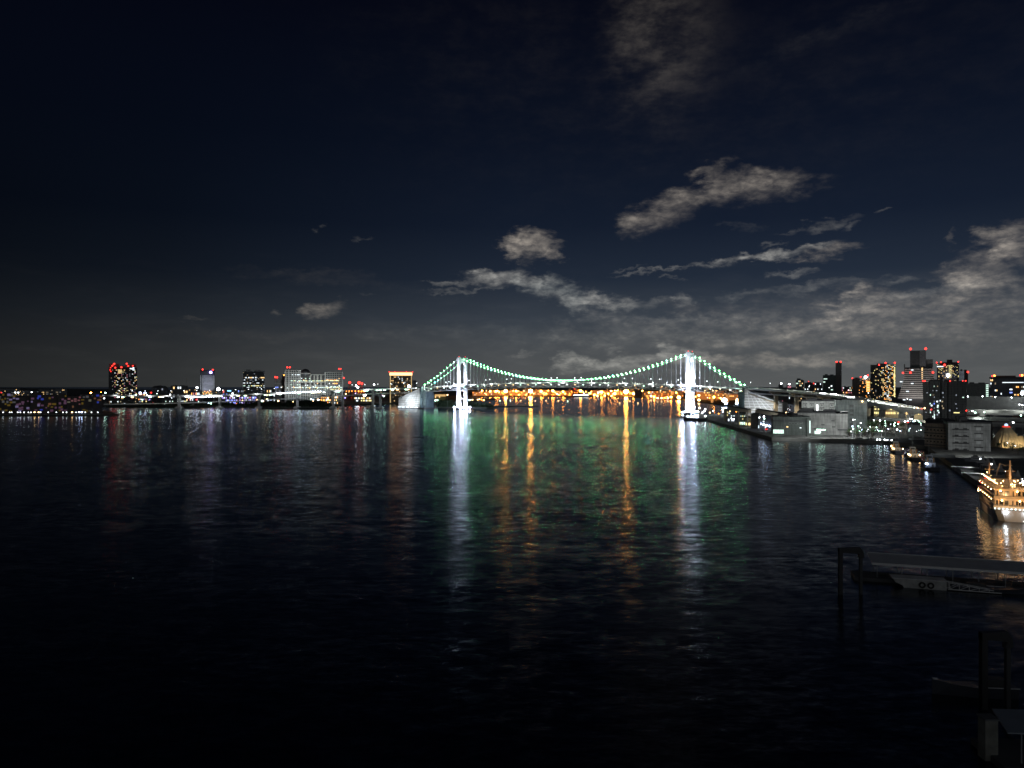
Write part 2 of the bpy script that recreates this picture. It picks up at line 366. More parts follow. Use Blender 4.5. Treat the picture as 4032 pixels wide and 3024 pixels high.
# ------------------------------------------------------------------ buildings
WM={}
def wmesh(ww,wh,mt):
    k=(round(ww,2),round(wh,2),mt.name)
    if k not in WM:
        m=MB(); m.box(-ww/2,ww/2,-.12,.10,-wh/2,wh/2); WM[k]=m.mesh('window',mt)
    return WM[k]
class B:
    def __init__(s,name,label,cat,px0,px1,ytop,Y,depth,wall,yaw=0,zb=QZ,group=None,plant=True,body=True):
        s.pc=(px0+px1)/2; s.Y=Y; s.zb=zb; X=(s.pc-CX)/F*Y; s.X=X
        s.th=-math.atan2(X,Y)+R(yaw)
        s.k=(math.cos(s.th)-math.sin(s.th)*X/Y)*F/Y       # photo px per metre along the front
        s.w=(px1-px0)/s.k; s.H=HC-(ytop-CY)/F*Y-zb; s.d=depth
        s.root=thing(name,label,cat,(X,Y,zb),s.th,group); s.n=0; s.rest=MB(); s.restm=[]
        if body: MB().box(-s.w/2,s.w/2,0,depth,0,s.H).build('wall',wall,s.root)
        if plant:
            m=MB(); q=s.w*.22
            m.box(-s.w*.35,-s.w*.35+q,depth*.3,depth*.7,s.H,s.H+max(1.5,s.H*.035)); m.box(s.w*.05,s.w*.05+q*1.3,depth*.25,depth*.6,s.H,s.H+max(1.2,s.H*.025))
            m.build('roof_plant',roof_dark,s.root)
    def lx(s,px): return (px-s.pc)/s.k
    def lz(s,py): return HC-(py-CY)/F*s.Y-s.zb
    def win(s,x,z,ww,wh,mt,y=-.1,side=None):
        s.n+=1
        if s.n<=100:
            o=ob('window',wmesh(ww,wh,mt),s.root,(x,y,z))
            if side: o.rotation_euler=(0,0,side)
        else:
            if mt not in s.restm: s.restm.append(mt)
            s.rest.mi=s.restm.index(mt)
            if side: s.rest.box(x-.11,x+.11,y-ww/2,y+ww/2,z-wh/2,z+wh/2)
            else: s.rest.box(x-ww/2,x+ww/2,y-.12,y+.1,z-wh/2,z+wh/2)
    def grid(s,nx,nz,prob,pal,x0=None,x1=None,z0=None,z1=None,fx=.55,fz=.5,run=0):
        x0=-s.w/2 if x0 is None else x0; x1=s.w/2 if x1 is None else x1
        z0=2 if z0 is None else z0; z1=s.H if z1 is None else z1
        dx=(x1-x0)/nx; dz=(z1-z0)/nz; on=False
        for j in range(nz):
            mt=None
            for i in range(nx):
                if run: on=(random.random()<(1-1/run if on else prob/run*1.3)); hit=on
                else: hit=random.random()<prob
                if hit:
                    if mt is None or not run: mt=W(random.choice(pal))
                    s.win(x0+(i+.5)*dx,z0+(j+.5)*dz,dx*fx,dz*fz,mt)
                else: mt=None
    def sidegrid(s,ny,nz,prob,pal,which=-1,z0=2,z1=None,fx=.5,fz=.45):
        z1=s.H if z1 is None else z1; dy=s.d/ny; dz=(z1-z0)/nz
        for j in range(nz):
            for i in range(ny):
                if random.random()<prob: s.win(which*(s.w/2+.1),z0+(j+.5)*dz,dy*fx,dz*fz,W(random.choice(pal)),(i+.5)*dy,side=R(90))
    def part(s,name,mb,mt): return mb.build(name,mt,s.root)
    def red(s,px,py,r=2.6,mt=None,y=.5,name='warning_light'):
        x,z=s.lx(px),s.lz(py); m=MB()
        m.sphere((0,0,0),r*(.78 if name=='warning_light' else 1),2)
        o=m.build(name,mt or L_red,s.root,(x,y,z))
        if z>s.H+r*.5 and abs(x)<=s.w/2+3: MB().tube([(0,0,-(z-s.H)),(0,0,0)],.3,5).build('mast',steel,o)
        return o
    def done(s):
        if s.rest.f: tag(s.rest.build('window',s.restm,s.root),kind='stuff')
        return s.root

# ================================================================== THE BRIDGE
AX=Vector((.85,-.528,0)).normalized(); BM=Vector((120.5,1654.5,0)); BROT=math.atan2(AX.y,AX.x)
br=thing('suspension_bridge','white floodlit suspension bridge with two portal towers and green lamps along its cables','bridge',BM,BROT)
def bw(x,y,z): # bridge coordinates -> world
    return BM+Vector((AX.x*x-AX.y*y, AX.y*x+AX.x*y, z))
def zd(x): return 64.2-6.3*(x/285)**2
def zc(x):
    if abs(x)<=285: return 68.5+57*(x/285)**2
    t=(abs(x)-285)/114; return 125.5+(55-125.5)*t-7*4*t*(1-t)*.6
def towers():
    for sx in (-1,1):
        x=285*sx
        m=MB()                                  # beams of the portal
        # top portal beam with a haunched arch below
        arch=[(-11,-0.)]; 
        poly=[]
        for i in range(9):
            t=-1+i/4; poly.append((10.6*t,116-9*(abs(t)**2.2)))
        out=[(-12,125.5),(12,125.5)]
        pts=[(p,z) for p,z in poly]
        for i in range(8):
            (y0,z0),(y1,z1)=pts[i],pts[i+1]
            m.add([(x-2.6,y0,z0),(x+2.6,y0,z0),(x+2.6,y1,z1),(x-2.6,y1,z1),(x-2.6,y0,125),(x+2.6,y0,125),(x+2.6,y1,125),(x-2.6,y1,125)],
                  [(0,3,2,1),(4,5,6,7),(0,1,5,4),(1,2,6,5),(2,3,7,6),(3,0,4,7)])
        tw=m.build('tower',white_paint,br)
        MB().box(x-2.8,x+2.8,-11.2,11.2,44.5,49.5).build('deck_beam',white_paint,tw)
        MB().box(x-2.2,x+2.2,-11.2,11.2,25,28.5).build('strut',white_paint,tw)
        for sy in (-1,1):
            m=MB(); st=[(5,4.4,3.2,13.8),(40,4.0,2.9,13.7),(57,3.8,2.7,13.7),(100,3.1,2.5,13.5),(112,3.2,2.8,13.3),(126.5,3.6,3.4,12.9)]
            vs=[];fs=[]
            for z,hx,hy,yc in st:
                for i,j in ((-1,-1),(1,-1),(1,1),(-1,1)): vs.append((x+hx*i,sy*yc+hy*j,z))
            for k in range(len(st)-1):
                for j in range(4): fs.append((k*4+j,k*4+(j+1)%4,(k+1)*4+(j+1)%4,(k+1)*4+j))
            fs+=[(3,2,1,0),tuple(len(vs)-4+i for i in range(4))]
            m.add(vs,fs); m.build('leg',white_paint,tw)
        m=MB(); m.box(x-11,x+11,-24,24,-3,3.4); m.box(x-8,x+8,-20,20,3.4,5); m.build('caisson',dark_concrete,br)
        for dx in (-9,9):
            for y in (-20,-7,7,20):
                MB().sphere((x+dx,y,5.4),.62,2).build('base_lamp',emit('base_lamp_glow',(.66,.74,1),2400),br)
        for y in (-13,13): MB().sphere((x,y,128.4),.7,2).build('warning_light',L_red,br)
        for dx,y in ((-13,-15.4),(13,-15.4),(-9,-15.4),(9,-15.4)): MB().sphere((x+dx,y,zd(x)+1.5),.55,2).build('tower_lamp',emit('base_lamp_glow',(.66,.74,1),2400),br)
towers()
# cables, hangers, cable lamps
for sy in (-1,1):
    pts=[(x,sy*13.6,zc(x)) for x in range(-399,400,6)]
    cb=MB().tube(pts,.55,6).build('main_cable',white_paint,br)
nl=nh=0; rl=MB(); rh=MB(); lm=[MB().sphere((0,0,0),.9,1).mesh('cable_lamp',q) for q in (L_green,L_green,L_mint,L_cyan)]
xs=[x for x in range(-390,391,10)]
for sy in (-1,1):
    for x in xs:
        if abs(abs(x)-285)<6: continue
        y=sy*13.6; z=zc(x)
        q=random.choice((0,0,0,1,1,2,3))
        if nl<100: ob('cable_lamp',lm[q],br,(x,y-.5 if sy<0 else y+.5,z+1.3)).scale=[random.uniform(.78,1.12)]*3; nl+=1
        else: rl.sphere((x,y+.5,z+1.3),.9,1)
        if z-zd(x)>3:
            if nh<100: MB().tube([(x,y,zd(x)+.3),(x,y,z)],.34,5).build('hanger',white_paint,br); nh+=1
            else: rh.tube([(x,y,zd(x)+.3),(x,y,z)],.34,5)
tag(rl.build('cable_lamp',L_green,br),kind='stuff')
tag(rh.build('hanger',white_paint,br),kind='stuff')
# double deck with truss
def ribbon(m,pts,hw,t):   # pts (x,y,z) centreline of the top surface
    pts=[Vector(p) for p in pts]; vs=[]; n=len(pts)
    for i,p in enumerate(pts):
        d=(pts[min(i+1,n-1)]-pts[max(i-1,0)]); d.z=0; d.normalize(); r=Vector((d.y,-d.x,0))
        for a,z in ((-hw,0),(hw,0),(hw,-t),(-hw,-t)): vs.append(p+r*a+Vector((0,0,z)))
    fs=[(3,2,1,0),tuple((n-1)*4+i for i in range(4))]
    for i in range(n-1):
        for j in range(4): fs.append((i*4+j,(i+1)*4+j,(i+1)*4+(j+1)%4,i*4+(j+1)%4))
    return m.add(vs,fs)
dx=[x for x in range(-399,400,19)]
ribbon(MB(),[(x,0,zd(x)) for x in dx],14.5,1.6).build('upper_deck',grey_paint,br)
ribbon(MB(),[(x,0,zd(x)-9.2) for x in dx],13.5,1.2).build('lower_deck',grey_paint,br)
m=MB()
for sy in (-1,1):
    y=sy*12.9
    for i in range(42):
        x=-399+i*19; 
        if x>380: break
        a=x; b=x+19; za,zb_=zd(a),zd(b)
        m.beam((a,y,za-8.2),(a,y,za-1.6),.8)
        if i%2: m.beam((a,y,za-8.4),(b,y,zb_-1.5),.9)
        else: m.beam((a,y,za-1.5),(b,y,zb_-8.4),.9)
m.build('truss',white_paint,br)
m=MB()
for sy in (-1,1):
    for i in range(len(dx)-1): m.beam((dx[i],sy*14.2,zd(dx[i])+.9),(dx[i+1],sy*14.2,zd(dx[i+1])+.9),.25,1.2)
m.build('railing',white_paint,br)
lml=[MB().sphere((0,0,0),.62,1).mesh('deck_lamp',q) for q in (L_warm,L_mint,L_white)]
for i,x in enumerate(range(-390,391,20)):
    ob('deck_lamp',random.choice(lml),br,(x,-13.9,zd(x)-3.2))
for x in (-330,-240,-190,-120,-60,0,75,150,205,250,330):
    MB().box(x-4,x+4,-14.9,-14.55,zd(x)+.2,zd(x)+.75).build('deck_edge_light',L_soft,br)
# anchorages with their sloping ribbed faces
for sx in (-1,1):
    m=MB(); a,b=399*sx,470*sx
    def fz(t): return 52.5-27*(t**.85)
    prof=[(a+(b-a)*t,fz(t)) for t in (0,.12,.3,.5,.7,.86,1)]
    poly=[(a,3)]+prof+[(b,3)]
    if sx>0: poly=poly[::-1]
    m.sideprism(poly,-20,20)
    an=m.build('anchorage',pale_concrete,br)
    m=MB()
    for k in range(8):                          # ribs on the face turned to the water
        z=8+k*5.2
        t=min(1,max(0,((52.5-z)/27))**(1/.85)) if z>25.5 else 1
        m.beam((a,-20.4,z),(a+(b-a)*t*.98,-20.4,z),.7,1.1)
    for k in range(1,6):
        t=k/6; m.beam((a+(b-a)*t,-20.5,6),(a+(b-a)*t*.42,-20.5,min(fz(t*.42),50)-1),.7,.7)
    for i in range(6): m.beam((prof[i][0],-20.5,prof[i][1]),(prof[i+1][0],-20.5,prof[i+1][1]),.9,.9)
    m.build('face_rib',white_paint,an)
    m=MB(); m.box(a-sx*2.0-2,a-sx*2.0+2,-23,23,2,54.5); m.box(min(a-6*sx,a-14*sx),max(a-6*sx,a-14*sx),-16,16,3,46)
    m.build('end_pier',mat('teal_concrete',(.12,.17,.18),.8),br)
    m=MB(); m.box(min(a-18*sx,b+3*sx),max(a-18*sx,b+3*sx),-25,25,-3,3.0); m.build('anchorage_base',dark_concrete,br)
def glow(loc,power,col=(.92,1,.95),r=.4):  # wide downward spot for road lamps, and for fill added where none stands
    l=bpy.data.lights.new('lamp_or_fill_glow','SPOT'); l.energy=power; l.color=col; l.shadow_soft_size=r; l.spot_size=R(152); l.spot_blend=.35
    o=bpy.data.objects.new('lamp_or_fill_light',l); COL.objects.link(o); o.location=loc
# floodlights : spots aimed at the towers and the anchorage face, and fill spots added elsewhere
def spot(loc,to,power,size=28,col=(.76,.82,1),r=.6,blend=.6):
    l=bpy.data.lights.new('floodlight','SPOT'); l.energy=power; l.color=col; l.spot_size=R(size); l.spot_blend=blend; l.shadow_soft_size=r
    o=bpy.data.objects.new('flood_or_fill_beam',l); COL.objects.link(o); o.location=loc
    d=Vector(to)-Vector(loc); o.rotation_euler=d.to_track_quat('-Z','Y').to_euler()
fl=MB(); fl.box(-1,1,-.5,.5,0,1.2); fl.beam((0,0,-2),(0,0,0),.3); flm=fl.mesh('floodlight',steel)
for sx in (-1,1):
    x=285*sx
    for sy in (-1,1):
        for dxx in (-24,24):
            p=(x+dxx,sy*13.6-10,zd(x)+1); spot(bw(*p),bw(x,sy*13,100),2.6e5,40)
            ob('floodlight',flm,br,(p[0]+1.2,p[1],p[2]-1.5))
            spot(bw(p[0]-dxx*.3,p[1],p[2]),bw(x,sy*13,72),1.4e5,50)
    spot(bw(x,-46,zd(x)-4),bw(x,-13,95),4e5,40)
    for dxx in (-17,17): spot(bw(x+dxx,-32,4.2),bw(x,-4,34),4.5e5,60)
a=-399; spot(bw(a-20,-58,3.6),bw(a-20,-20,12),.7e5,80,(.85,.93,1)); spot(bw(a-50,-58,3.6),bw(a-46,-20,10),.7e5,80,(.85,.93,1)); spot(bw(a-25,-70,4),bw(a-25,-20,30),1.1e5,60,(.85,.93,1))
for xx in (-410,-424,-438,-452,-464): MB().box(xx-5,xx+5,-23.6,-23.2,3.2,4.2).build('base_light_strip',emit('strip_glow',(.85,.95,1),4),br)
spot(bw(420,-80,6),bw(425,-20,26),1.3e5,60,(.9,.95,1)); spot(bw(455,-80,6),bw(445,-20,18),.8e5,50,(.9,.95,1))
spot(bw(-385,-60,5),bw(-388,-10,28),1.0e5,50,(.9,.95,1))
# lamp posts along the upper deck
for i,x in enumerate(range(-375,390,30)):
    if abs(abs(x)-285)<8: continue
    lamp(bw(x,13.9 if i%2 else -13.9,zd(x)),11,.85,L_soft,'white road lamp on a slender pole on the upper deck of the suspension bridge','road lamps on the bridge deck')

for x in range(-385,390,35): glow(bw(x,-17.5,zd(x)+7),1.5e4,(.93,1,.90))  # spots added outboard of the deck to light railing and fascia

# ================================================================== APPROACH VIADUCT OVER THE BAY (towards the far island)
def viaduct(name,label,upper,lower,piers,hw=11,pier_z=0,mt=grey_paint,base=None,ymat=None):
    r=thing(name,label,'viaduct',(0,0,0))
    if upper: 
        ribbon(MB(),upper,hw,2.6).build('upper_deck',mt,r)
        m=MB()
        for s in (-1,1):
            for i in range(len(upper)-1):
                a,b=Vector(upper[i]),Vector(upper[i+1]); d=(b-a); d.z=0; d.normalize(); q=Vector((d.y,-d.x,0))*s*(hw-.2)
                m.beam(a+q+Vector((0,0,.55)),b+q+Vector((0,0,.55)),.3,1.1)
        m.build('parapet',pale_concrete,r)
    if lower: ribbon(MB(),lower,hw*.8,2.2).build('lower_deck',mt,r)
    for (x,y,z) in piers:
        m=MB(); m.box(x-2.6,x+2.6,y-3,y+3,pier_z-2,z-4); m.box(x-4,x+4,y-9,y+9,z-5.2,z-2.4)
        if base is not None: m.box(x-6,x+6,y-8,y+8,-2,4.2); m.box(x-7.5,x+7.5,y-9.5,y+9.5,-2,2.6)
        m.build('pier',mt,r)
    return r
up=[P(1675,1527,1878),P(1600,1528.5,1900),P(1500,1531,1905),P(1400,1534,1905),P(1270,1539.5,1900),P(1062,1549.5,1890),P(880,1555,1890),P(700,1557.5,1900),P(560,1557.5,1925),P(430,1556,1965),P(330,1556,2010)]
lo=[P(1675,1543,1878),P(1500,1547,1905),P(1260,1562,1900),P(980,1576,1890),P(700,1586,1900),P(520,1589,1935),P(420,1590,1975)]
pr=[]
for px in (706,865,1020,1171,1312,1468): 
    Y=1893
    z=next(p0.z+(p1.z-p0.z)*((px-2016)/F*Y-p0.x)/(p1.x-p0.x) for p0,p1 in zip(up,up[1:]) if p1.x<=(px-2016)/F*Y<=p0.x)
    pr.append(((px-2016)/F*Y,Y,z))
va=viaduct('approach_viaduct','long grey double deck road viaduct on white piers between suspension bridge and island',up,lo,pr,11,0,pale_concrete,True)
for px,yt in ((1350,1560),(1497,1556)):
    m=MB(); p=P(px,yt,1870); m.box(p.x-2.4,p.x+2.4,p.y-3,p.y+3,-2,p.z); m.box(p.x-5,p.x+5,p.y-4,p.y+4,p.z-3,p.z); m.box(p.x-7,p.x+7,p.y-9,p.y+9,-2,3); m.build('pier',pale_concrete,va)
bl=[MB().sphere((0,0,0),1.15,1).mesh('parapet_lamp',q) for q in (L_white,L_blue)]
for px in list(range(742,880,10))+list(range(1092,1268,10)):
    y=1564.5-(px-742)*.035 if px<900 else 1548-(px-1092)*.042
    Y=1878; p=P(px,y,Y); ob('parapet_lamp',bl[1 if random.random()<.35 else 0],va,p)
for p0,p1 in zip(up,up[1:]):
    n=max(1,int((p1-p0).length/42))
    for i in range(n): c=p0+(p1-p0)*((i+.5)/n); glow(c+Vector((0,-15,6.5)),1.8e4,(.90,.95,1))  # added spots beside the viaduct, brightening its outer face
for i in range(24):
    px=1640-i*51; Y=1900 if px>600 else 1930
    z=next((p0.z+(p1.z-p0.z)*((px-2016)/F*Y-p0.x)/(p1.x-p0.x) for p0,p1 in zip(up,up[1:]) if p1.x<=(px-2016)/F*Y<=p0.x),None)
    if z: lamp(((px-2016)/F*Y,Y+3,z),12,.75,L_soft,'white road lamp on a slender pole along the viaduct over the bay','road lamps on the bay viaduct')
for i in range(40):   # small lights under the upper roadway
    px=random.uniform(440,1640); Y=1895
    z=next((p0.z+(p1.z-p0.z)*((px-2016)/F*Y-p0.x)/(p1.x-p0.x) for p0,p1 in zip(up,up[1:]) if p1.x<=(px-2016)/F*Y<=p0.x),None)
    if z:
        q=random.choice((L_mint,L_soft,L_warm)); MB().box(-3,3,-.3,.3,-.4,.4).build('underdeck_light',q,va,((px-2016)/F*Y,Y-8.6,z-3.4))

# ================================================================== THE FAR ISLAND (behind the approach viaduct)
IZ=4
def tower_a():
    b=B('apartment_tower','dark twin topped apartment tower with scattered lit windows and a crown of red lamps','tower',428,540,1446,2480,34,facade('dark_flats',(.05,.05,.055)),0,IZ,plant=False)
    m=MB()
    for x0,x1,t in ((430,470,1432),(500,536,1434),(474,496,1440)): m.box(b.lx(x0),b.lx(x1),4,30,b.H,b.lz(t))
    b.part('roof_block',m,dark_concrete)
    b.grid(17,30,.20,['dimw','dimc','warm','cool','yel','dimw','pink'],x0=b.lx(450),z0=8,z1=b.H-8)
    b.grid(5,26,.05,['dimw','dimc'],x1=b.lx(450),z0=8,z1=b.H-8)
    for i in range(4): b.win(b.lx(472),b.H-9-i*3.5,11,1.3,W('warm' if i%2 else 'yel'))
    for i in range(7): b.win(b.lx(random.uniform(505,532)),b.H-random.uniform(1,9),4,2.4,W('cool'),-.2)
    for px,py,r in ((450,1433,3.2),(499,1432,3.2),(436,1448,2.4),(442,1441,2.6),(454,1448,3.0),(434,1457,2.4),(478,1446,3.4),(505,1441,2.6),(523,1440,2.6),(437,1463,2.2),(446,1437,2.2)): b.red(px,py,r,L_red if r>2.5 else L_redb,-1.5)
    b.done()
tower_a()
def low(name,label,px0,px1,yt,Y,pal,prob,nx,nz,wall=None,cat='building',zb=IZ,run=0,depth=30,fx=.55,fz=.5,plant=True):
    b=B(name,label,cat,px0,px1,yt,Y,depth,wall or facade('grey_block',(.09,.09,.095)),0,zb,plant=plant)
    b.grid(nx,nz,prob,pal,fx=fx,fz=fz,run=run); return b
b=low('office_block','low dark block with a curved roof and few lit panes near the twin topped tower',598,662,1526,2350,['cool','dimc'],.22,7,4); 
m=MB(); m.sideprism([(b.lx(600),b.H),(b.lx(660),b.H),(b.lx(652),b.H+5),(b.lx(630),b.H+7),(b.lx(606),b.H+5)],2,26); b.part('curved_roof',m,roof_dark); b.done()
b=low('office_block','low flat block with amber and white lit panes and a thin roof mast',672,740,1519,2300,['warm','cool','dimw','amber'],.35,8,4); 
MB().tube([(b.lx(734),5,b.H),(b.lx(734),5,b.lz(1491))],.4,5).build('mast',steel,b.root); b.done()
def hotel():
    b=B('hotel_tower','pale banded hotel tower with a dark head and one bright violet lamp','hotel',788,846,1456,2420,36,mat('dark_slab',(.03,.03,.035)),0,IZ,plant=False)
    m=MB()
    for i in range(15):
        z=b.lz(1481)-i*4.1; m.box(b.lx(800),b.lx(839),-1.2,-.05,z,z+1.5)
    b.part('balcony_band',m,mat('lit_band',(.6,.6,.62),.6)); 
    m=MB(); 
    for x in (790,797,841,844): m.box(b.lx(x)-.6,b.lx(x)+.6,-.9,-.03,2,b.lz(1478))
    b.part('corner_rib',m,pale_concrete)
    MB().box(b.lx(815),b.lx(824),-.6,-.04,b.lz(1488),b.lz(1483)).build('sign_board',dark_steel,b.root)
    b.red(798,1455,3.2); b.red(838,1456,3.2); b.red(830,1466,4.0,L_violet,-1.5,'floodlamp')
    for i in range(10): b.win(b.lx(798+i*3.9),b.lz(1541+random.choice((0,5,9))),3,4,W('amber' if i%3 else 'yel'))
    b.done()
    for px in (805,812,820): spot(P(px,1556,2330)+Vector((0,0,0)),P(px,1505,2420),1.2e5,40)
hotel()
def office():
    b=B('office_tower','broad dark glass office slab with full width lit floors and a pale frame','office',955,1043,1460,2400,40,facade('slab_glass',(.07,.075,.08),(.01,.013,.016),4,4.2,.7),0,IZ)
    m=MB()
    for px in (956,1042): m.box(b.lx(px)-1,b.lx(px)+1,-1,-.02,0,b.H)
    m.box(b.lx(957)+.3,b.lx(1041)-.3,-1,-.02,b.H-1.6,b.H+.8); b.part('frame',m,mat('pale_frame',(.4,.41,.42)))
    for z0,z1,p,pal in ((1484,1490,.5,['warm','cool']),(1494,1498,.25,['cool','dimc']),(1506,1510,.2,['cool']),(1517,1521,.8,['mint','yel','cool']),(1524,1527,.15,['cool'])):
        b.grid(16,1,p,pal,z0=b.lz(z1),z1=b.lz(z0),fx=.8,fz=.6)
    b.grid(16,16,.14,['dimc','dimw'],z0=b.lz(1545),z1=b.lz(1464),fx=.8,fz=.35)
    b.done()
office()
b=low('office_block','short pale striped tower with red corner lamps beside the white lattice complex',1083,1111,1493,2450,['dimc'],.1,4,8,facade('stripe_block',(.4,.4,.4),(.03,.03,.035),3,60,1.2)); b.red(1084,1485,3.6); b.red(1091,1486,3.4)
b.grid(4,1,.9,['blue','cool'],z0=b.lz(1529),z1=b.lz(1521)); b.done()
b=low('office_block','narrow dark tower squeezed between the striped tower and the white lattice complex',1110,1124,1481,2520,['dimw'],.05,3,8); b.red(1118,1477,2,L_amber2); b.done()
def broadcast():
    wl=facade('lattice_wall',(.50,.51,.50),(.02,.025,.03),7.2,6.4,2.0)
    b=B('broadcast_building','white lattice broadcasting complex of two blocks joined by open bridges with a dark sphere','building',1123,1351,1466,2430,34,wl,0,IZ,plant=False,body=False)
    x=b.lx
    m=MB(); m.box(x(1124),x(1182),0,34,0,b.lz(1457)); b.part('wall',m,wl)
    m=MB(); m.box(x(1280),x(1350),0,34,0,b.lz(1465)); b.part('wall',m,wl)
    m=MB(); m.box(x(1182)+.3,x(1280)-.3,6,28,0,b.lz(1529)); b.part('wall',m,wl)
    for yt in (1473,1500,1518):
        m=MB(); m.box(x(1182)+.2,x(1280)-.2,8,24,b.lz(yt+7),b.lz(yt)); b.part('bridge',m,wl)
    for px in (1204,1222,1238,1250,1264):
        m=MB(); m.box(x(px)-2.4,x(px)+2.4,5,8,b.lz(1529),b.lz(1473)); b.part('column',m,pale_concrete)
    m=MB(); m.sphere((x(1203),4,b.lz(1471)),15.5,4); sp=m.build('sphere',mat('sphere_metal',(.10,.105,.115),.35,.1,.2,.6),b.root)
    m=MB(); m.tube([(x(1203)+15.6*math.cos(t*math.pi/12),4+15.6*math.sin(t*math.pi/12),b.lz(1471)+.5) for t in range(24)]+[(x(1203)+15.6,4,b.lz(1471)+.5)],.9,5); m.build('belt',white_paint,sp)
    m=MB()
    for px,z0 in ((1124,1457),(1138,1457),(1182,1457),(1280,1465),(1350,1465)): m.box(x(px)-1,x(px)+1,-1.2,-.05,0,b.lz(z0))
    b.part('column',m,white_paint)
    for p0,p1,yy,pal,pr_ in ((1145,1280,1499.5,['mint','yel'],.85),(1280,1340,1499,['yel','mint'],.8),(1145,1348,1526,['mint','cool','yel'],.85),(1300,1350,1533,['yel','mint'],.7),(1150,1182,1476,['cool'],.4),(1300,1348,1522,['cool','mint'],.8),(1285,1300,1496,['amber','warm'],.8),(1298,1330,1497,['amber','warm'],.7),(1310,1330,1510,['amber'],.6),(1145,1182,1515,['mint'],.5)):
        n=max(3,int((p1-p0)/4)); b.grid(n,1,pr_,pal,x0=x(p0),x1=x(p1),z0=b.lz(yy+2),z1=b.lz(yy-2),fx=.8,fz=.7)
    b.grid(26,9,.12,['cool','mint','warm'],x0=x(1145),x1=x(1348),z0=b.lz(1540),z1=b.lz(1480),fx=.5,fz=.4)
    b.red(1132,1447,3.2); b.red(1142,1447,3.2); b.red(1336,1452,2.8); b.red(1342,1452,2.8); b.red(1355,1488,3.2)
    b.done()
    for px in (1150,1205,1240,1315): spot(P(px,1560,2330),P(px,1500,2440),1.3e5,70,(.95,1,.95))
broadcast()
def crown_hotel():
    b=B('hotel_tower','broad hotel tower crowned by a glowing orange band with red lamps','hotel',1535,1622,1467,2300,36,facade('hotel_wall',(.13,.09,.055),(.02,.018,.015),3.4,3.3,1.3),0,IZ,plant=False)
    MB().box(b.lx(1534),b.lx(1623),-1.2,10,b.lz(1478),b.lz(1467)).build('crown_band',emit('crown_glow',(1,.52,.22),3.2),b.root)
    MB().box(b.lx(1536),b.lx(1538.5),-.8,-.1,0,b.lz(1479)).build('edge_light',emit('edge_glow',(1,.7,.32),.9,False),b.root)
    MB().box(b.lx(1619),b.lx(1621),-.8,-.1,0,b.lz(1479)).build('edge_light',emit('edge_glow',(1,.7,.32),.9,False),b.root)
    MB().box(b.lx(1533),b.lx(1624),-1.6,-1.3,b.lz(1467.5),b.lz(1465)).build('red_trim',emit('red_trim',(1,.08,.03),3),b.root)
    b.grid(17,14,.28,['dimw','dimw','warm','cool'],z0=3,z1=b.lz(1481),fx=.5,fz=.42)
    for px in (1532,1625,1555,1600): b.red(px,1464.5,2.2,L_redb)
    b.done()
crown_hotel()
b=low('office_block','tiny dark block with an aerial deck just beside the glowing crowned hotel',1622,1640,1499,2250,['dimw'],.05,3,4); b.red(1610,1521,3.5,L_white,-2,'floodlamp'); b.done()
# low waterfront buildings on the island
b=low('shopping_mall','long low shopping mall glowing violet and blue along the shore',868,1010,1561,2050,['violet','blue','violet','cool','pink'],.62,40,3,fx=.75,fz=.6,depth=40); b.done()
b=low('shopping_mall','low flat hall with blue roof sign and red corner panel beneath the office slab',878,960,1534,2200,['blue','dimc'],.22,14,4); MB().box(b.lx(895),b.lx(910),-.8,-.1,b.lz(1541),b.lz(1537)).build('roof_sign',emit('sign_blue',(.25,.6,1),3),b.root); MB().box(b.lx(877),b.lx(883),-.8,-.1,b.lz(1546),b.lz(1537)).build('corner_panel',emit('sign_pink',(1,.2,.2),1.2),b.root); b.done()
b=low('terminal_hall','low hall with rows of gold lit windows near the crowned hotel',1255,1330,1559,2040,['yel','warm','amber','cool'],.6,22,3,fx=.8,fz=.6); b.done()
b=low('terminal_hall','low hall with warm lit ground floor behind the viaduct piers',1395,1470,1563,2330,['yel','warm','cool'],.55,20,2,fx=.8,fz=.6); b.done()
b=low('warehouse','long low warehouse strip with cool lights on the near corner of the island',430,600,1577,1985,['dimc','cool','dimw','yel'],.3,32,2,fx=.6,fz=.5); b.done()
b=low('warehouse','dark low shed with a lit gate beneath the viaduct',640,735,1568,2010,['cool','yel','mint'],.25,18,3); b.done()
b=low('terminal_hall','low pink and amber lit arcade beside the banded hotel tower',545,600,1547,2280,['pink','violet','amber','cool'],.5,14,2); b.done()
b=low('terminal_hall','low amber lit arcade between the flat block and the banded hotel tower',742,786,1541,2290,['amber','warm','pink','cool'],.55,12,2); b.done()
b=low('terminal_hall','tiny warm lit hall between the violet mall and the striped tower',1046,1082,1532,2300,['warm','dimw','cool'],.3,8,3); b.done()
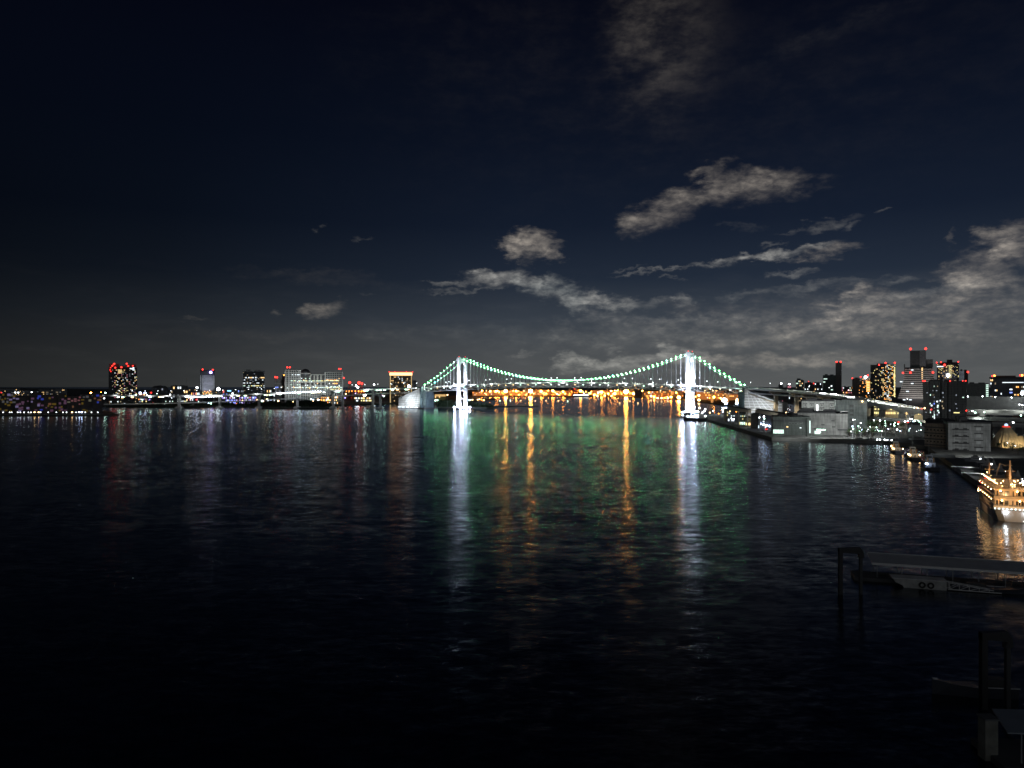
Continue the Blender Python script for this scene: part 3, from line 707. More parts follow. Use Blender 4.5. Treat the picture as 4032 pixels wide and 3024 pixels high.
# red lamped cranes beyond the viaduct
def gantry_crane(px,yt,Y,hgt,label,mt,lampm,w=26,lampr=3,zb=3.2,booms=True,group='gantry cranes on the far quay',yaw=0):
    X=(px-CX)/F*Y; r=thing('gantry_crane',label,'crane',(X,Y,zb),R(yaw),group)
    h=HC-(yt-CY)/F*Y-zb; g=h*.55
    for x in (-w/2,w/2):
        m=MB(); m.beam((x,-9,0),(x,-7,g),1.8); m.beam((x,9,0),(x,7,g),1.8); m.beam((x,-8,g*.45),(x,8,g*.45),1.4); m.build('leg',mt,r)
    m=MB(); m.beam((-w/2,-7,g),(w/2,-7,g),2); m.beam((-w/2,7,g),(w/2,7,g),2); m.beam((-w/2,-8,g*.45),(w/2,-8,g*.45),1.4)
    m.beam((0,-45,g+1.5),(0,28,g+1.5),3,2.4); m.build('girder',mt,r)
    m=MB(); m.beam((-w*.25,0,g),(0,0,h),1.6); m.beam((w*.25,0,g),(0,0,h),1.6); m.beam((0,0,h),(0,-42,g+2),.7); m.beam((0,0,h),(0,26,g+2),.7); m.build('mast_frame',mt,r)
    if lampm:
        MB().sphere((0,0,h+1.5),lampr,2).build('warning_light',lampm,r)
        for x in (-w/2,0,w/2): MB().sphere((x,-9.4,g-1.5),1.6,1).build('work_light',L_amber2,r)
    return r
gantry_crane(1377,1508,2700,50,'distant crane with a single red lamp beyond the white lattice complex',orange_wall,L_red,20,4.2,4,group='cranes beyond the viaduct')
gantry_crane(1414,1509,2720,50,'distant crane with clustered red lamps between lattice complex and crowned hotel',orange_wall,L_red,24,5.5,4,group='cranes beyond the viaduct')
gantry_crane(1425,1512,2740,50,'low distant crane with a red lamp next to a taller lamped crane',orange_wall,L_red,20,4.0,4,group='cranes beyond the viaduct')
# shore lamps on the island
pal=[L_warm]*5+[L_amber2]*4+[L_white]*4+[L_mint]*2+[L_blue]*2+[L_redb,L_violet]
NAMES={L_warm.name:'warm white',L_amber2.name:'amber',L_white.name:'cold white',L_mint.name:'greenish',L_blue.name:'bluish',L_redb.name:'red',L_violet.name:'violet',L_orange.name:'orange',L_gold.name:'gold',L_soft.name:'soft white',L_red.name:'red',L_redor.name:'red orange',L_cyan.name:'cyan',L_green.name:'green'}
def shore_lamp(px,py,Y,r,mt,zb,where,group):
    X=(px-CX)/F*Y; z=HC-(py-CY)/F*Y
    lamp((X,Y,zb),max(4,z-zb),r,mt,'%s lamp on a short post %s'%(NAMES[mt.name],where),group,'shore_lamp')
for i in range(74):
    px=random.uniform(430,1640)
    if 955<px<1310: py=random.uniform(1572,1583); Y=2015
    else: py=random.uniform(1548,1597); Y=random.uniform(2030,2260)
    if 1310<px<1640: py=random.uniform(1550,1580); Y=2430
    shore_lamp(px,py,Y,random.uniform(1.0,2.2),random.choice(pal),IZ,'along the island shore','lamps along the island shore')
for px,py,r,mt,Y in ((860,1536,5.5,L_white,2300),(776,1528,3.5,L_white,2500),(1436,1559,4.5,L_white,2430),(1050,1538,3.5,L_white,2350),(822,1592,2.5,L_blue,1990),(832,1592,2.5,L_mint,1990),(552,1549,3,L_blue,2250),(571,1549,3,L_blue,2250),(595,1548,3,L_redb,2250),(1402,1520,2.5,L_white,2430),(1409,1527,3.2,L_white,2430),(1473,1516,2.4,L_white,2430)):
    shore_lamp(px,py,Y,r,mt,IZ,'glaring above the island shore','bright floodlamps on the island')
# wooded banks
def woods(name,pts,mt,n,hmin,hmax,zb,leafsz=2.6):
    """a far-off wood that reads as one mass : many small leaf clumps heaped over the bank"""
    m=MB(); rnd=random.Random(len(pts)*7+n)
    for i in range(n):
        j=rnd.randrange(len(pts)-1); t=rnd.random(); a,b=pts[j],pts[j+1]
        cx=a[0]+(b[0]-a[0])*t+rnd.uniform(-3,3); cy=a[1]+(b[1]-a[1])*t+rnd.uniform(-1,14); H=(a[2]+(b[2]-a[2])*t)*rnd.uniform(hmin,hmax)
        rr=rnd.uniform(3.5,6.5)
        for k in range(26):
            u=Vector((rnd.gauss(0,1),rnd.gauss(0,1),rnd.gauss(0,1))).normalized()*rr*rnd.uniform(.6,1)
            c=Vector((cx,cy,zb+H-rr))+Vector((u.x,u.y,u.z*1.0)); c.z=max(c.z,zb)
            s=leafsz*rnd.uniform(.5,1.1); d1=Vector((rnd.uniform(-1,1),rnd.uniform(-1,1),rnd.uniform(-1,1))).normalized(); d2=d1.cross(Vector((rnd.uniform(-1,1),rnd.uniform(-1,1),.4))).normalized()
            m.add([c-d1*s-d2*s*.6,c+d1*s-d2*s*.5,c+d1*s*.8+d2*s*.7,c-d1*s*.7+d2*s*.6],[(0,1,2,3)])
        m.box(cx-2.4,cx+2.4,cy-2.4,cy+2.4,zb-1,zb+max(1.5,H-rr))
    return tag(m.build(name,mt),kind='stuff')
isl=[(-655,1905),(-470,1902),(-440,1925),(-470,1950),(-650,1945)]
land('islet_ground',[(G(965,1611).x,1893),(G(1200,1612).x,1880),(G(1310,1606).x,1885),(-452,1930),(-640,1960),(-690,1930)],2.5,land_mat)
woods('bank_woods',[(-655,1915,12),(-560,1912,17),(-500,1912,16),(-466,1915,8)],wood_leaf,150,.5,1.1,2.5)
woods('bank_woods',[(-1040,1990,8),(-900,1985,10),(-750,1990,9),(-680,1995,11)],wood_leaf,120,.4,1.1,4)
land('battery_ground',[(-208,1895),(-120,1835),(-60,1835),(-45,1860),(-60,1960),(-190,2050)],2.5,land_mat)
woods('battery_woods',[(-195,1930,19),(-150,1925,18),(-110,1900,14),(-70,1885,11),(-52,1880,8)],wood_leaf,150,.5,1.05,2.5)
land('breakwater',[(-60,1990),(0,2010),(75,2060),(70,2070),(-10,2030),(-80,2010)],1.8,land_mat)
b=low('terminal_hall','low terminal with a pale orange lit roof seen between anchorage and tower',1712,1755,1552,2150,['warm'],.2,8,2,mat('warm_wall',(.45,.30,.14)),zb=2); MB().box(b.lx(1712),b.lx(1755),-1,.0-.05,b.lz(1561),b.lz(1553)).build('lit_fascia',emit('fascia',(1,.62,.25),.7,False),b.root); b.done()
for px,py,mt in ((1849,1576,L_mint),(1860,1575,L_warm),(1881,1575,L_warm),(1888,1573,L_warm),(1896,1575,L_amber2),(1905,1577,L_warm),(1714,1578,L_mint),(1722,1577,L_mint),(1762,1556,L_warm)):
    shore_lamp(px,py,1990 if px>1800 else 1900,1.6,mt,2.5,'on the wooded battery beside the bridge tower','lamps on the wooded battery')

# far-off dock with out of focus coloured lights, at the picture's edge
DK=3.0
cols=['violet','blue','pink','dimw','dimc','amber']
soft={}
for k,c,s in (('lilac',(.55,.45,.9),.22),('blue',(.08,.13,.9),.28),('mauve',(.45,.22,.4),.16),('gold',(.5,.33,.06),.16),('rose',(.7,.28,.32),.18),('clay',(.6,.27,.14),.18),('sand',(.5,.48,.34),.18),('grey',(.4,.4,.42),.14)):
    soft[k]=emit('dim_window_'+k,c,s,False)
rd=random.Random(3)
spec=[(-40,60,1548),(62,118,1562),(120,170,1546),(172,226,1556),(228,262,1551),(264,318,1560),(320,362,1553),(364,404,1546)]
lab=['dark dock block with violet and white blurred lights at the water','low dark dock shed with lilac glowing panes','dark dock block with deep blue glowing panes','dim brown dock shed with mauve glowing panes','narrow dock block with gold glowing panes','low dock shed with rose glowing panes','sand coloured dim dock block','dark dock block with amber glowing panes next to the viaduct end']
cc=[['lilac','grey','gold'],['lilac','mauve'],['blue','lilac','mauve'],['mauve','clay','gold'],['gold','mauve'],['rose','sand','clay'],['sand','gold','grey'],['clay','gold','blue']]
for (a,b_,yt),l,c in zip(spec,lab,cc):
    b=B('dock_building',l,'building',a,b_,yt,1475,30,mat('dock_wall',(.06,.05,.05)),0,DK)
    for j in range(5):
        if rd.random()<.2: continue
        for i in range(max(2,int((b_-a)/11))):
            if rd.random()<.62: b.win(-b.w/2+(i+.5+rd.uniform(-.3,.3))*b.w/max(2,int((b_-a)/11)),4+(j+rd.uniform(-.35,.35))*(b.H-5)/5+3,rd.uniform(2.5,5.6),rd.uniform(2.0,4.6),soft[rd.choice(c)],-.1-.03*rd.randrange(9))
    b.done()
for i,px in enumerate((12,38,46,70,80,95,112,122,136,152,160,190,222,248,262,284,300,312,322,336,360,385)):
    mt=L_warm if i in (8,9,15) else (L_blue if i in (17,18) else L_soft)
    shore_lamp(px,1633,1425,1.2 if mt is not L_soft else .85,mt,DK,'along the dock edge at the water','lamps along the dock edge')
for px,py,mt in ((5,1547,L_redb),(60,1547,L_soft),(72,1547,L_soft),(125,1546,L_soft),(358,1548,L_orange),(396,1547,L_orange),(410,1570,L_soft),(415,1548,L_mint)):
    shore_lamp(px,py,1620,1.5,mt,DK,'above the dark dock blocks','lamps above the dock')

# ================================================================== CONTAINER PORT BEHIND THE BRIDGE
PZ=3.2
big=[(1930,1541,3.2),(1952,1541,4.5),(1991,1540,7.5),(2033,1540,4.2),(2089,1540,9.5),(2131,1541,5),(2177,1539,5.5),(2217,1542,4),(2286,1539,6),(2322,1548,5),(2369,1544,6),(2380,1558,5),(2396,1550,4),(2421,1550,5.5),(2408,1560,4.5),(2465,1542,10),(2494,1550,5.5),(2340,1555,4.5),(2352,1560,4.5)]
for px,py,r in big:
    mt=L_gold if r>=7 else L_orange
    X=(px-CX)/F*3600; z=HC-(py-CY)/F*3600
    lamp((X,3600,PZ),z-PZ-r*.5,r,mt,('large glaring gold floodlight mast on the container port quay' if r>=7 else 'orange floodlight mast on the container port quay'),'floodlight masts of the container port','light_mast',2)
rd=random.Random(11)
for i in range(150):
    px=rd.uniform(1890,2530) if i%3 else rd.uniform(2540,2930); py=rd.uniform(1538,1562) if px<2540 else rd.uniform(1538,1578)
    Y=rd.uniform(3580,3900) if px<2540 else rd.uniform(2750,3300)
    if 2698<px<2738: continue
    mt=rd.choice([L_orange]*4+[L_redor]*4+[L_amber2]*3+[L_warm]*3+[L_white,L_redb])
    X=(px-CX)/F*Y; z=HC-(py-CY)/F*Y
    lamp((X,Y,PZ),max(5,z-PZ),rd.uniform(1.6,3.2)*(1 if px<2540 else .8),mt,'small %s lamp in the yards of the container port'%NAMES[mt.name],'small lamps of the container port','yard_lamp')
for px,py,r,mt,Y in ((2673,1573,5.5,L_gold,2800),(2642,1565,3.5,L_orange,2850),(2564,1562,3.5,L_warm,2950),(2575,1566,3.5,L_warm,2950),(2590,1578,2.8,L_warm,2750),(2605,1578,3,L_warm,2750),(2620,1578,3,L_amber2,2750),(2630,1579,3,L_warm,2750),(2752,1559,4,L_warm,2700),(2810,1566,4.2,L_orange,2700),(2852,1580,6.5,L_white,2000),(2858,1592,4,L_blue,2000),(2905,1580,5.5,L_warm,2000),(2902,1592,4,L_blue,2000),(2752,1580,4,L_warm,2400),(2700,1545,3,L_warm,2900)):
    X=(px-CX)/F*Y; z=HC-(py-CY)/F*Y
    lamp((X,Y,PZ),max(5,z-PZ),r,mt,'glaring %s floodlight among the port sheds near the bridge tower'%NAMES[mt.name],'floodlights near the bridge tower','light_mast',2)
for i,(px,yt,mt,lm_) in enumerate(((2012,1529,white_paint,None),(2068,1532,white_paint,None),(2240,1531,orange_wall,None),(2262,1533,orange_wall,L_redb),(2312,1534,orange_wall,None),(2388,1536,orange_wall,None),(2580,1542,orange_wall,None),(2597,1543,orange_wall,None),(2614,1544,orange_wall,None),(2630,1546,orange_wall,None))):
    gantry_crane(px,yt,3560 if px<2500 else 2950,60,'gantry crane lit orange on the container port quay behind the bridge',mt,lm_,26,3,PZ)
# long sheds, stacks and hazy buildings behind the quay
shed=mat('port_shed_wall',(.34,.24,.16)); 
sp_=[(1860,1925,1543,3700,'low dark port shed behind the first orange lamps'),(1926,2010,1537,3850,'brown port shed beneath a row of orange lamps'),(2012,2080,1541,3750,'long white lit shed on the container port quay'),(2092,2170,1536,3900,'dark brown port shed between two gold lamp masts'),(2172,2245,1539,3800,'stepped brown port shed with lit strip'),(2328,2400,1537,3900,'brown port shed behind red cranes'),(2402,2495,1538,3850,'long dark shed below the biggest gold lamp'),(2535,2690,1540,3300,'long dim shed behind the orange crane row'),(2740,2850,1541,2800,'dim terraced port block behind the white bridge tower'),(2852,2935,1546,2700,'dim square port block beside the ribbed anchorage')]
for i,(a,b_,yt,Y,l) in enumerate(sp_):
    b=B('port_shed',l,'shed',a,b_,yt,Y,60,shed,0,PZ)
    b.grid(max(4,int((b_-a)/6)),3,.36,['amber','warm','amber','amber','yel','cool'],fx=.6,fz=.4); b.done()
    for q in range(2):
        X_=((a+(b_-a)*(.25+.5*q))-CX)/F*(Y-90); spot((X_,Y-90,30),(X_,Y,14),1.4e5,110,(1,.42,.12))  # orange wash on the shed walls from added spots without masts
b=B('silo_block','tall plain grey block standing alone on the container port quay','building',2499,2527,1537,3530,40,mat('silo_wall',(.16,.13,.12)),0,PZ); b.done()
for px in (2803,2863):
    m=MB(); p=P(px,1590,2300); X=p.x
    r=thing('bridge_pier','orange lit concrete pier of a far elevated road','pier',(X,2300,PZ),0,'orange lit piers of a far elevated road')
    m.box(-3.5,3.5,-3,3,0,29); m.build('shaft',beige,r); m=MB(); m.box(-4.5,4.5,-12,12,29.01,33); m.build('cross_head',beige,r)
    spot((X-6,2270,5),(X,2300,20),6e4,60,(1,.45,.12))
# dark hill line and low far city
def far_city():
    rd=random.Random(5)
    for i in range(26):
        px=rd.uniform(1640,2960); wd=rd.uniform(24,70); yt=rd.uniform(1523,1534)
        b=B('far_building','dim distant block in the haze beyond the container port','building',px-wd/2,px+wd/2,yt,5200+i*12,80,mat('far_wall',(.13,.10,.08)),0,PZ,'dim distant blocks beyond the port',plant=False)
        b.grid(int(wd/5)+2,3,.25,['amber','dimw','warm'],fx=.4,fz=.3); b.done()
    for i in range(16):
        px=rd.uniform(-60,1640); wd=rd.uniform(40,90); yt=rd.uniform(1530,1543)
        b=B('far_building','dim distant block beyond the island','building',px-wd/2,px+wd/2,yt,3600+i*12,80,mat('far_wall2',(.16,.17,.18)),0,4,'dim distant blocks beyond the island',plant=False)
        b.grid(int(wd/6)+2,3,.22,['dimw','dimc','warm'],fx=.4,fz=.35); b.done()
far_city()
# moored cargo ship on the far quay
def hull(m,secs):
    """secs : (y, halfbeam at deck, halfbeam at water, deck z)"""
    vs=[];fs=[]
    for y,hb,hw_,z in secs: vs+= [(-hb,y,z),(-hw_,y,-.6),(hw_,y,-.6),(hb,y,z)]
    n=len(secs)
    for i in range(n-1):
        for j in range(4):
            fs.append((i*4+j,i*4+(j+1)%4,(i+1)*4+(j+1)%4,(i+1)*4+j))
    fs+=[(3,2,1,0),tuple((n-1)*4+i for i in range(4))]
    return m.add(vs,fs)
r=thing('cargo_ship','dark hulled cargo ship with a white lit deck moored at the far container quay','ship',P(2290,1566,3430)*1+Vector((0,0,-P(2290,1566,3430).z)),R(90))
hull(MB(),[(-45,7,5,9),(-35,9,8,8),(0,9.5,9,7.5),(30,9.5,9,8),(44,4,2,10)]).build('hull',hull_dark,r)
MB().box(-8,8,-34,-20,8.2,24).build('deckhouse',white_paint,r)
MB().box(-9.9,-9.6,-30,38,9.4,11.2).build('deck_light_strip',L_soft,r)
MB().tube([(0,-26,24),(0,-26,36)],.6,5).build('mast',white_paint,r)
# buoys
for px,py in ((2010,1577),(2050,1578),(2108,1579),(2150,1578),(2198,1579),(2235,1580),(1968,1578),(2440,1588),(2480,1580),(2512,1588)):
    p=G(px,py+3,0); rr=thing('buoy','small lit buoy afloat on the bay before the container port','buoy',p,0,'lit buoys on the bay')
    MB().cone((0,0,-.5),1.6,1.0,2.6,8).build('float',orange_wall,rr); MB().sphere((0,0,3),1.1,1,.8).build('lamp_head',L_warm if px%3 else L_mint,rr)

# ================================================================== RIGHT : APPROACH, SKYLINE AND QUAYS
up=[P(2935,1527,1446),P(3000,1531,1400),P(3100,1538,1320),P(3200,1546,1250),P(3300,1557,1180),P(3400,1575,1095),P(3500,1592,1020),P(3570,1604,970),P(3640,1613,935),P(3720,1617,905),P(3810,1618,885),P(3920,1618,875),P(4060,1620,865)]
lo=[P(2945,1545,1440),P(3050,1551,1360),P(3150,1557,1290),P(3250,1566,1225)]
vr=viaduct('expressway_viaduct','pale grey elevated expressway curving from the ribbed anchorage past the dark apartment block',up,lo,[],12,0,pale_concrete)
def pier(px,pt,Y,w=3,arm=12,mt=beige,flare=True):
    p=P(px,pt,Y); m=MB()
    m.box(p.x-w,p.x+w,p.y-w,p.y+w,QZ,p.z-7)
    for sgn in (-1,1): m.beam((p.x+sgn*w*.5,p.y,p.z-9),(p.x+sgn*arm*.8,p.y,p.z-2.9),2.6,5)
    m.box(p.x-arm,p.x+arm,p.y-2.4,p.y+2.4,p.z-5.2,p.z-2.62)
    m.build('pier',mt,vr)
for px,pt,Y in ((3055,1535,1355),(3136,1541,1292),(3182,1545,1262),(3250,1551,1212)): pier(px,pt,Y)
m=MB(); p=P(3055,1548,1350); m.beam((p.x-40,p.y+20,p.z-2),(p.x,p.y,p.z-18),2.5,2.5); m.build('brace',beige,vr)
# haunched arch bays where the road comes down
for (a,ya,Ya),(b_,yb,Yb) in (((3405,1578,1088),(3462,1587,1048)),((3462,1587,1048),(3540,1600,990)),((3540,1600,990),(3572,1606,968)),((3572,1606,968),(3640,1615,935))):
    A=P(a,ya,Ya); Bq=P(b_,yb,Yb); m=MB(); n=10; d=(Bq-A); 
    for i in range(n):
        t0,t1=i/n,(i+1)/n
        h0=3+6*(abs(2*t0-1)**2.5); h1=3+6*(abs(2*t1-1)**2.5)
        q0,q1=A+d*t0,A+d*t1; o_=Vector((0,7,0))
        vs=[q0+Vector((0,-12,-2.62)),q1+Vector((0,-12,-2.62)),q1+Vector((0,-12,-h1-2.7)),q0+Vector((0,-12,-h0-2.7))]; vs+= [v+o_ for v in vs]
        m.add(vs,[(0,1,2,3),(7,6,5,4),(0,4,5,1),(3,2,6,7)])
    m.box(A.x-3,A.x+3,A.y-11,A.y-4,QZ,A.z-9); m.build('arch_bay',pale_concrete,vr)
for i in range(9):
    px=2960+i*78; Y=1430-i*58; z=None
    for p0,p1 in zip(up,up[1:]):
        x=(px-2016)/F*Y
        if p0.y>=Y>=p1.y: t=(p0.y-Y)/(p0.y-p1.y); c=p0+(p1-p0)*t; z=c.z; x=c.x
    if z: lamp((x,Y+9,z),11,.55,L_soft,'white road lamp on a tall pole along the curving expressway','road lamps on the expressway',arm=2)
for px,y in ((3240,1549),(3282,1552),(3350,1564),(3372,1571),(3470,1587),(3520,1596)):
    p=P(px,y,1446-(px-2935)*.75); 
    MB().box(p.x-5,p.x+5,p.y-.6,p.y+.6,p.z-.6,p.z+.5).build('edge_light',L_soft,vr)
# low link under the expressway
lk=[P(3340,1640,1030),P(3420,1643,990),P(3520,1650,940),P(3600,1656,905),P(3700,1660,880)]
viaduct('link_road','lower pale link road with solid parapets under the arched expressway',lk,None,[],6,0,concrete)
# terraced roads beyond the apartment block
for yy,Y,l in ((1645,850,'grey elevated road deck, middle of three behind the pleated dome'),(1667,800,'lowest grey elevated road deck behind the pleated dome')):
    d=[P(3790,yy-4,Y+30),P(3880,yy,Y),P(3960,yy+3,Y-10),P(4070,yy+7,Y-20)]
    v=viaduct('elevated_road',l,d,None,[],9,0,concrete)
    for px in (3850,3985): 
        q=P(px,yy+6,Y+4); MB().box(q.x-2,q.x+2,q.y-2,q.y+2,QZ,q.z-3).build('pier',concrete,v)
m=MB(); p=P(3862,1618,872); m.box(p.x-3,p.x+3,p.y-3,p.y+3,QZ,p.z-2.7); m.build('pier',pale_concrete,vr)
for px,py,Y in ((3811,1562,890),(3869,1562,890),(3919,1564,885),(3983,1566,885),(4014,1594,870),(4026,1596,870)):
    q=P(px,py,Y); lamp((q.x,q.y,26),max(4,q.z-26),.6,L_white,'bright white road lamp above the sound wall beside the dark apartment block','lamps above the sound wall')
b=B('sound_wall','long pale grey wall along the elevated road with bright lamps above','wall',3800,4060,1562,900,3,pale_concrete,0,24,plant=False); b.done()
for px,py,Y,mt in ((3840,1626,840,L_mint),(3830,1620,845,L_white),(3875,1624,840,L_mint),(4020,1637,800,L_mint),(3990,1665,780,L_white)):
    q=P(px,py,Y); lamp((q.x,q.y,q.z-4),4,.75,mt,'greenish lamp between the stacked road decks','lamps between the road decks')
q=P(4026,1552,870); lamp((q.x,q.y,QZ),q.z-QZ,2.0,L_white,'very bright white floodlamp beside the brown tower block','lamp mast','light_mast',2)

# ---- skyline
def dark(c=(.05,.05,.055)): return facade('dark_flats_b',(.045,.045,.05),(.01,.011,.013),3.2,3.1,.8)
b=B('slender_tower','slender round shouldered grey tower topped by a pair of red lamps','tower',3290,3314,1425,2300,26,mat('slender_wall',(.14,.135,.13)),0,QZ,plant=False)
b.red(3294,1425,3.2); b.red(3310,1425,3.2); b.done()
b=B('office_block','grey office block with a few mint lit floors touching the slender tower','office',3240,3291,1477,2250,34,facade('office_teal',(.10,.115,.11),(.02,.03,.028),4,4,1),0,QZ)
b.grid(5,14,.06,['mint','dimc'],fx=.8,fz=.4); b.win(b.lx(3250),b.lz(1492),10,2,W('mint')); b.win(b.lx(3274),b.lz(1520),4,4,W('cool')); b.done()
b=B('apartment_block','stepped small block with warm and white lit panes near the anchorage end of the road','apartments',3134,3166,1497,2100,24,dark(),0,QZ)
m=MB(); m.box(b.lx(3138),b.lx(3152),3,18,b.H,b.lz(1490)); b.part('roof_block',m,roof_dark); b.grid(7,11,.3,['warm','dimw','cool','mint']); b.done()
b=B('apartment_block','low dark block with red roof lamp between small stepped block and grey office','apartments',3168,3238,1507,2150,26,dark(),0,QZ); b.grid(14,8,.2,['warm','amber','dimw','cool']); b.red(3184,1502,1.6,L_redb); b.red(3204,1510,2.2,L_redb,-1.5); b.done()
for px,y,l in ((3074,1514,'tiny dark block with one red and one white lamp behind the expressway'),(3106,1516,'tiny dark block with a pale roof lamp behind the expressway')):
    b=B('far_block',l,'building',px-9,px+9,y,2150,20,dark(),0,QZ); b.grid(4,5,.2,['dimw','pink','cool']); b.red(px+2,y-4,2.2,L_white); b.done()
b=B('apartment_block','wide low block of warm panes beside the slender grey tower','apartments',3315,3358,1523,2200,24,dark(),0,QZ); b.grid(10,7,.32,['warm','amber','mint','pink','cool']); b.done()
b=B('apartment_block','brown apartment slab with rows of warm panes and three red roof lamps','apartments',3355,3428,1490,1900,26,facade('brown_flats',(.12,.085,.07),(.02,.016,.014),3.4,3.1,1.2),0,QZ)
b.grid(14,20,.18,['warm','amber','dimw'],x0=b.lx(3382)); 
for i in range(9): b.win(b.lx(3418),b.lz(1540)+i*3.1,8,1.6,W('yel' if i%2 else 'amber'))
b.red(3356,1489,2.0); b.red(3389,1484,2.0); b.red(3417,1478,2.6); b.red(3408,1486,3.2,L_white,-1.5,'floodlamp'); b.done()
b=B('apartment_tower','tall apartment tower thick with warm lit windows and three red roof lamps','tower',3427,3526,1436,1800,30,facade('warm_flats',(.075,.07,.07),(.012,.012,.013),3.2,3.1,.9),0,QZ,plant=False)
m=MB(); m.box(b.lx(3452),b.lx(3500),4,26,b.H,b.lz(1431)); m.box(b.lx(3427),b.lx(3440),0.2,20,b.H,b.lz(1440)+2); b.part('roof_block',m,roof_dark)
b.grid(9,34,.14,['dimw','dimc','yel','warm'],x1=b.lx(3470)); b.grid(11,34,.36,['warm','amber','yel','warm','cool'],x0=b.lx(3470)); 
for j in range(22): b.win(b.lx(3522),b.lz(1560)+j*3.3,2.4,2,W('yel'))
b.red(3461,1436,2.2); b.red(3487,1429,2.4); b.red(3523,1429,2.4); b.done()
def terrace():
    b=B('terraced_tower','stepped office tower of pale curved terraces under a dark square head with two red lamps','office',3560,3670,1446,1700,34,mat('terrace_core',(.04,.04,.045)),0,QZ,plant=False)
    x=b.lx
    m=MB(); m.box(x(3583),x(3645),4,30,b.H-.5,b.lz(1380)); b.part('head_block',m,mat('head_wall',(.05,.05,.055)))
    m=MB(); m.box(x(3621),x(3646),2,3.95,b.H,b.lz(1382)); b.part('head_panel',m,mat('head_panel',(.13,.13,.14)))
    m=MB(); m.box(x(3646)+.1,x(3673),6,28,b.H-.5,b.lz(1415)); b.part('shoulder_block',m,mat('shoulder_wall',(.12,.115,.115)))
    m=MB(); m.box(x(3559),x(3563),0.3,10,b.H,b.lz(1433)); b.part('fin',m,roof_dark)
    n=15; m=MB(); core=MB()
    for i in range(n):
        z=b.lz(1452+i*8); t=i/(n-1); ext=14*(t**1.6); d_=8*t
        m.box(x(3562)-ext,x(3676)+ext*.5,-3-d_,-1.5,z-2.4,z)
        if i: core.box(x(3563)-ext,x(3675)+ext*.5,-1.4-d_*.8,-.05,z-4.7,z-2.42)
    b.part('terrace_band',m,mat('terrace_band',(.34,.32,.31),.7,.1)); b.part('terrace_glass',core,mat('terrace_glass',(.02,.02,.024),.3))
    for i in range(13): b.win(x(3631),b.lz(1450+i*4.2),2.6,1.6,W('warm'),-3.3)
    for px,py in ((3592,1457),(3592,1510),(3573,1541),(3585,1574),(3560,1574),(3548,1503)): b.win(x(px),b.lz(py),5,1.8,W('cool'),-12)
    for px,py,r in ((3585,1373,3.2),(3645,1373,3.2)): b.red(px,py,r,L_red,6)
    for px,py,r in ((3555,1468,2.6),(3585,1467,2.6),(3673,1467,2.6)): b.red(px,py,r,L_red,-5)
    b.done()
terrace()
b=B('apartment_tower','dark apartment tower with a yellow lit stair column and red lamps','tower',3689,3776,1430,1850,30,facade('dusk_flats',(.055,.045,.05),(.012,.011,.012),3.2,3.1,.9),0,QZ,plant=False)
m=MB(); m.box(b.lx(3728),b.lx(3750),4,22,b.H,b.lz(1416)); m.box(b.lx(3700),b.lx(3770),6,24,b.H+.02,b.lz(1426)); b.part('roof_block',m,roof_dark)
for j in range(12):
    for px in (3738,3744): b.win(b.lx(px),b.lz(1486)+j*2.7,1.6,1.2,W('yel'))
b.grid(17,18,.2,['dimw','yel','warm','dimc'],z0=b.lz(1500),z1=b.lz(1434)); b.win(b.lx(3702),b.lz(1443),14,2,W('cool'))
b.red(3688,1427,2.0); b.red(3705,1426,2.0); b.red(3719,1437,3.4,L_red,-1.5); b.red(3773,1425,1.8); b.red(3733,1478,3.6,L_white,-3,'floodlamp'); b.done()
b=B('office_tower','narrow dark tower with a panel of white lit slots and red lamp on its corner','tower',3776,3812,1459,1750,24,mat('narrow_wall',(.06,.045,.045)),0,QZ)
for j in range(8):
    for i in range(4): b.win(b.lx(3779)+i*2.6,b.lz(1497)+j*3.0,1.5,1.0,W('dimc'))
b.red(3811,1465,2.8); b.done()
b=B('warehouse','plain wide grey block with one bright column of lit landings behind the apartment block','building',3803,3892,1509,1500,40,mat('plain_grey',(.17,.165,.16)),0,QZ)
for j in range(7): b.win(b.lx(3887),b.lz(1516)-j*3.7,4.0,1.7,W('mint')); 
b.done()
b=B('office_block','wide dark blue glass block with an overhanging roof slab and scattered white panes','office',3898,4060,1490,1300,40,facade('blue_glass',(.035,.045,.07),(.012,.018,.035),4,3.8,.5,.3),0,QZ,plant=False)
m=MB(); m.box(b.lx(3894),b.lx(4062),-4,42,b.H+.02,b.H+2.5); m.box(b.lx(3920),b.lx(4000),8,30,b.H+2.5,b.H+5); b.part('roof_slab',m,roof_dark)
b.grid(8,11,.22,['dimc','warm','cool','dimw'],x1=b.lx(3945)); b.grid(8,12,.14,['dimc','blue','cool'],x0=b.lx(3945),fx=.8,fz=.35)
for px in range(3950,4030,7): b.win(b.lx(px),b.lz(1506),2.6,1,W('cool'))
b.red(3907,1480,1.8); b.red(3915,1479,1.8,L_amber2); b.red(4018,1478,2.0); b.red(4024,1478,2.0,L_amber2); b.done()
b=B('apartment_block','brown tiled block with amber landings in front of the dark blue glass block','apartments',3986,4070,1516,1150,24,brown_wall,0,QZ)
b.grid(3,9,.5,['warm','amber','dimw'],x0=b.lx(3993),x1=b.lx(4012),fx=.6,fz=.35); b.grid(2,9,.5,['cool','dimw'],x0=b.lx(4020),x1=b.lx(4036),fx=.6,fz=.35); b.done()
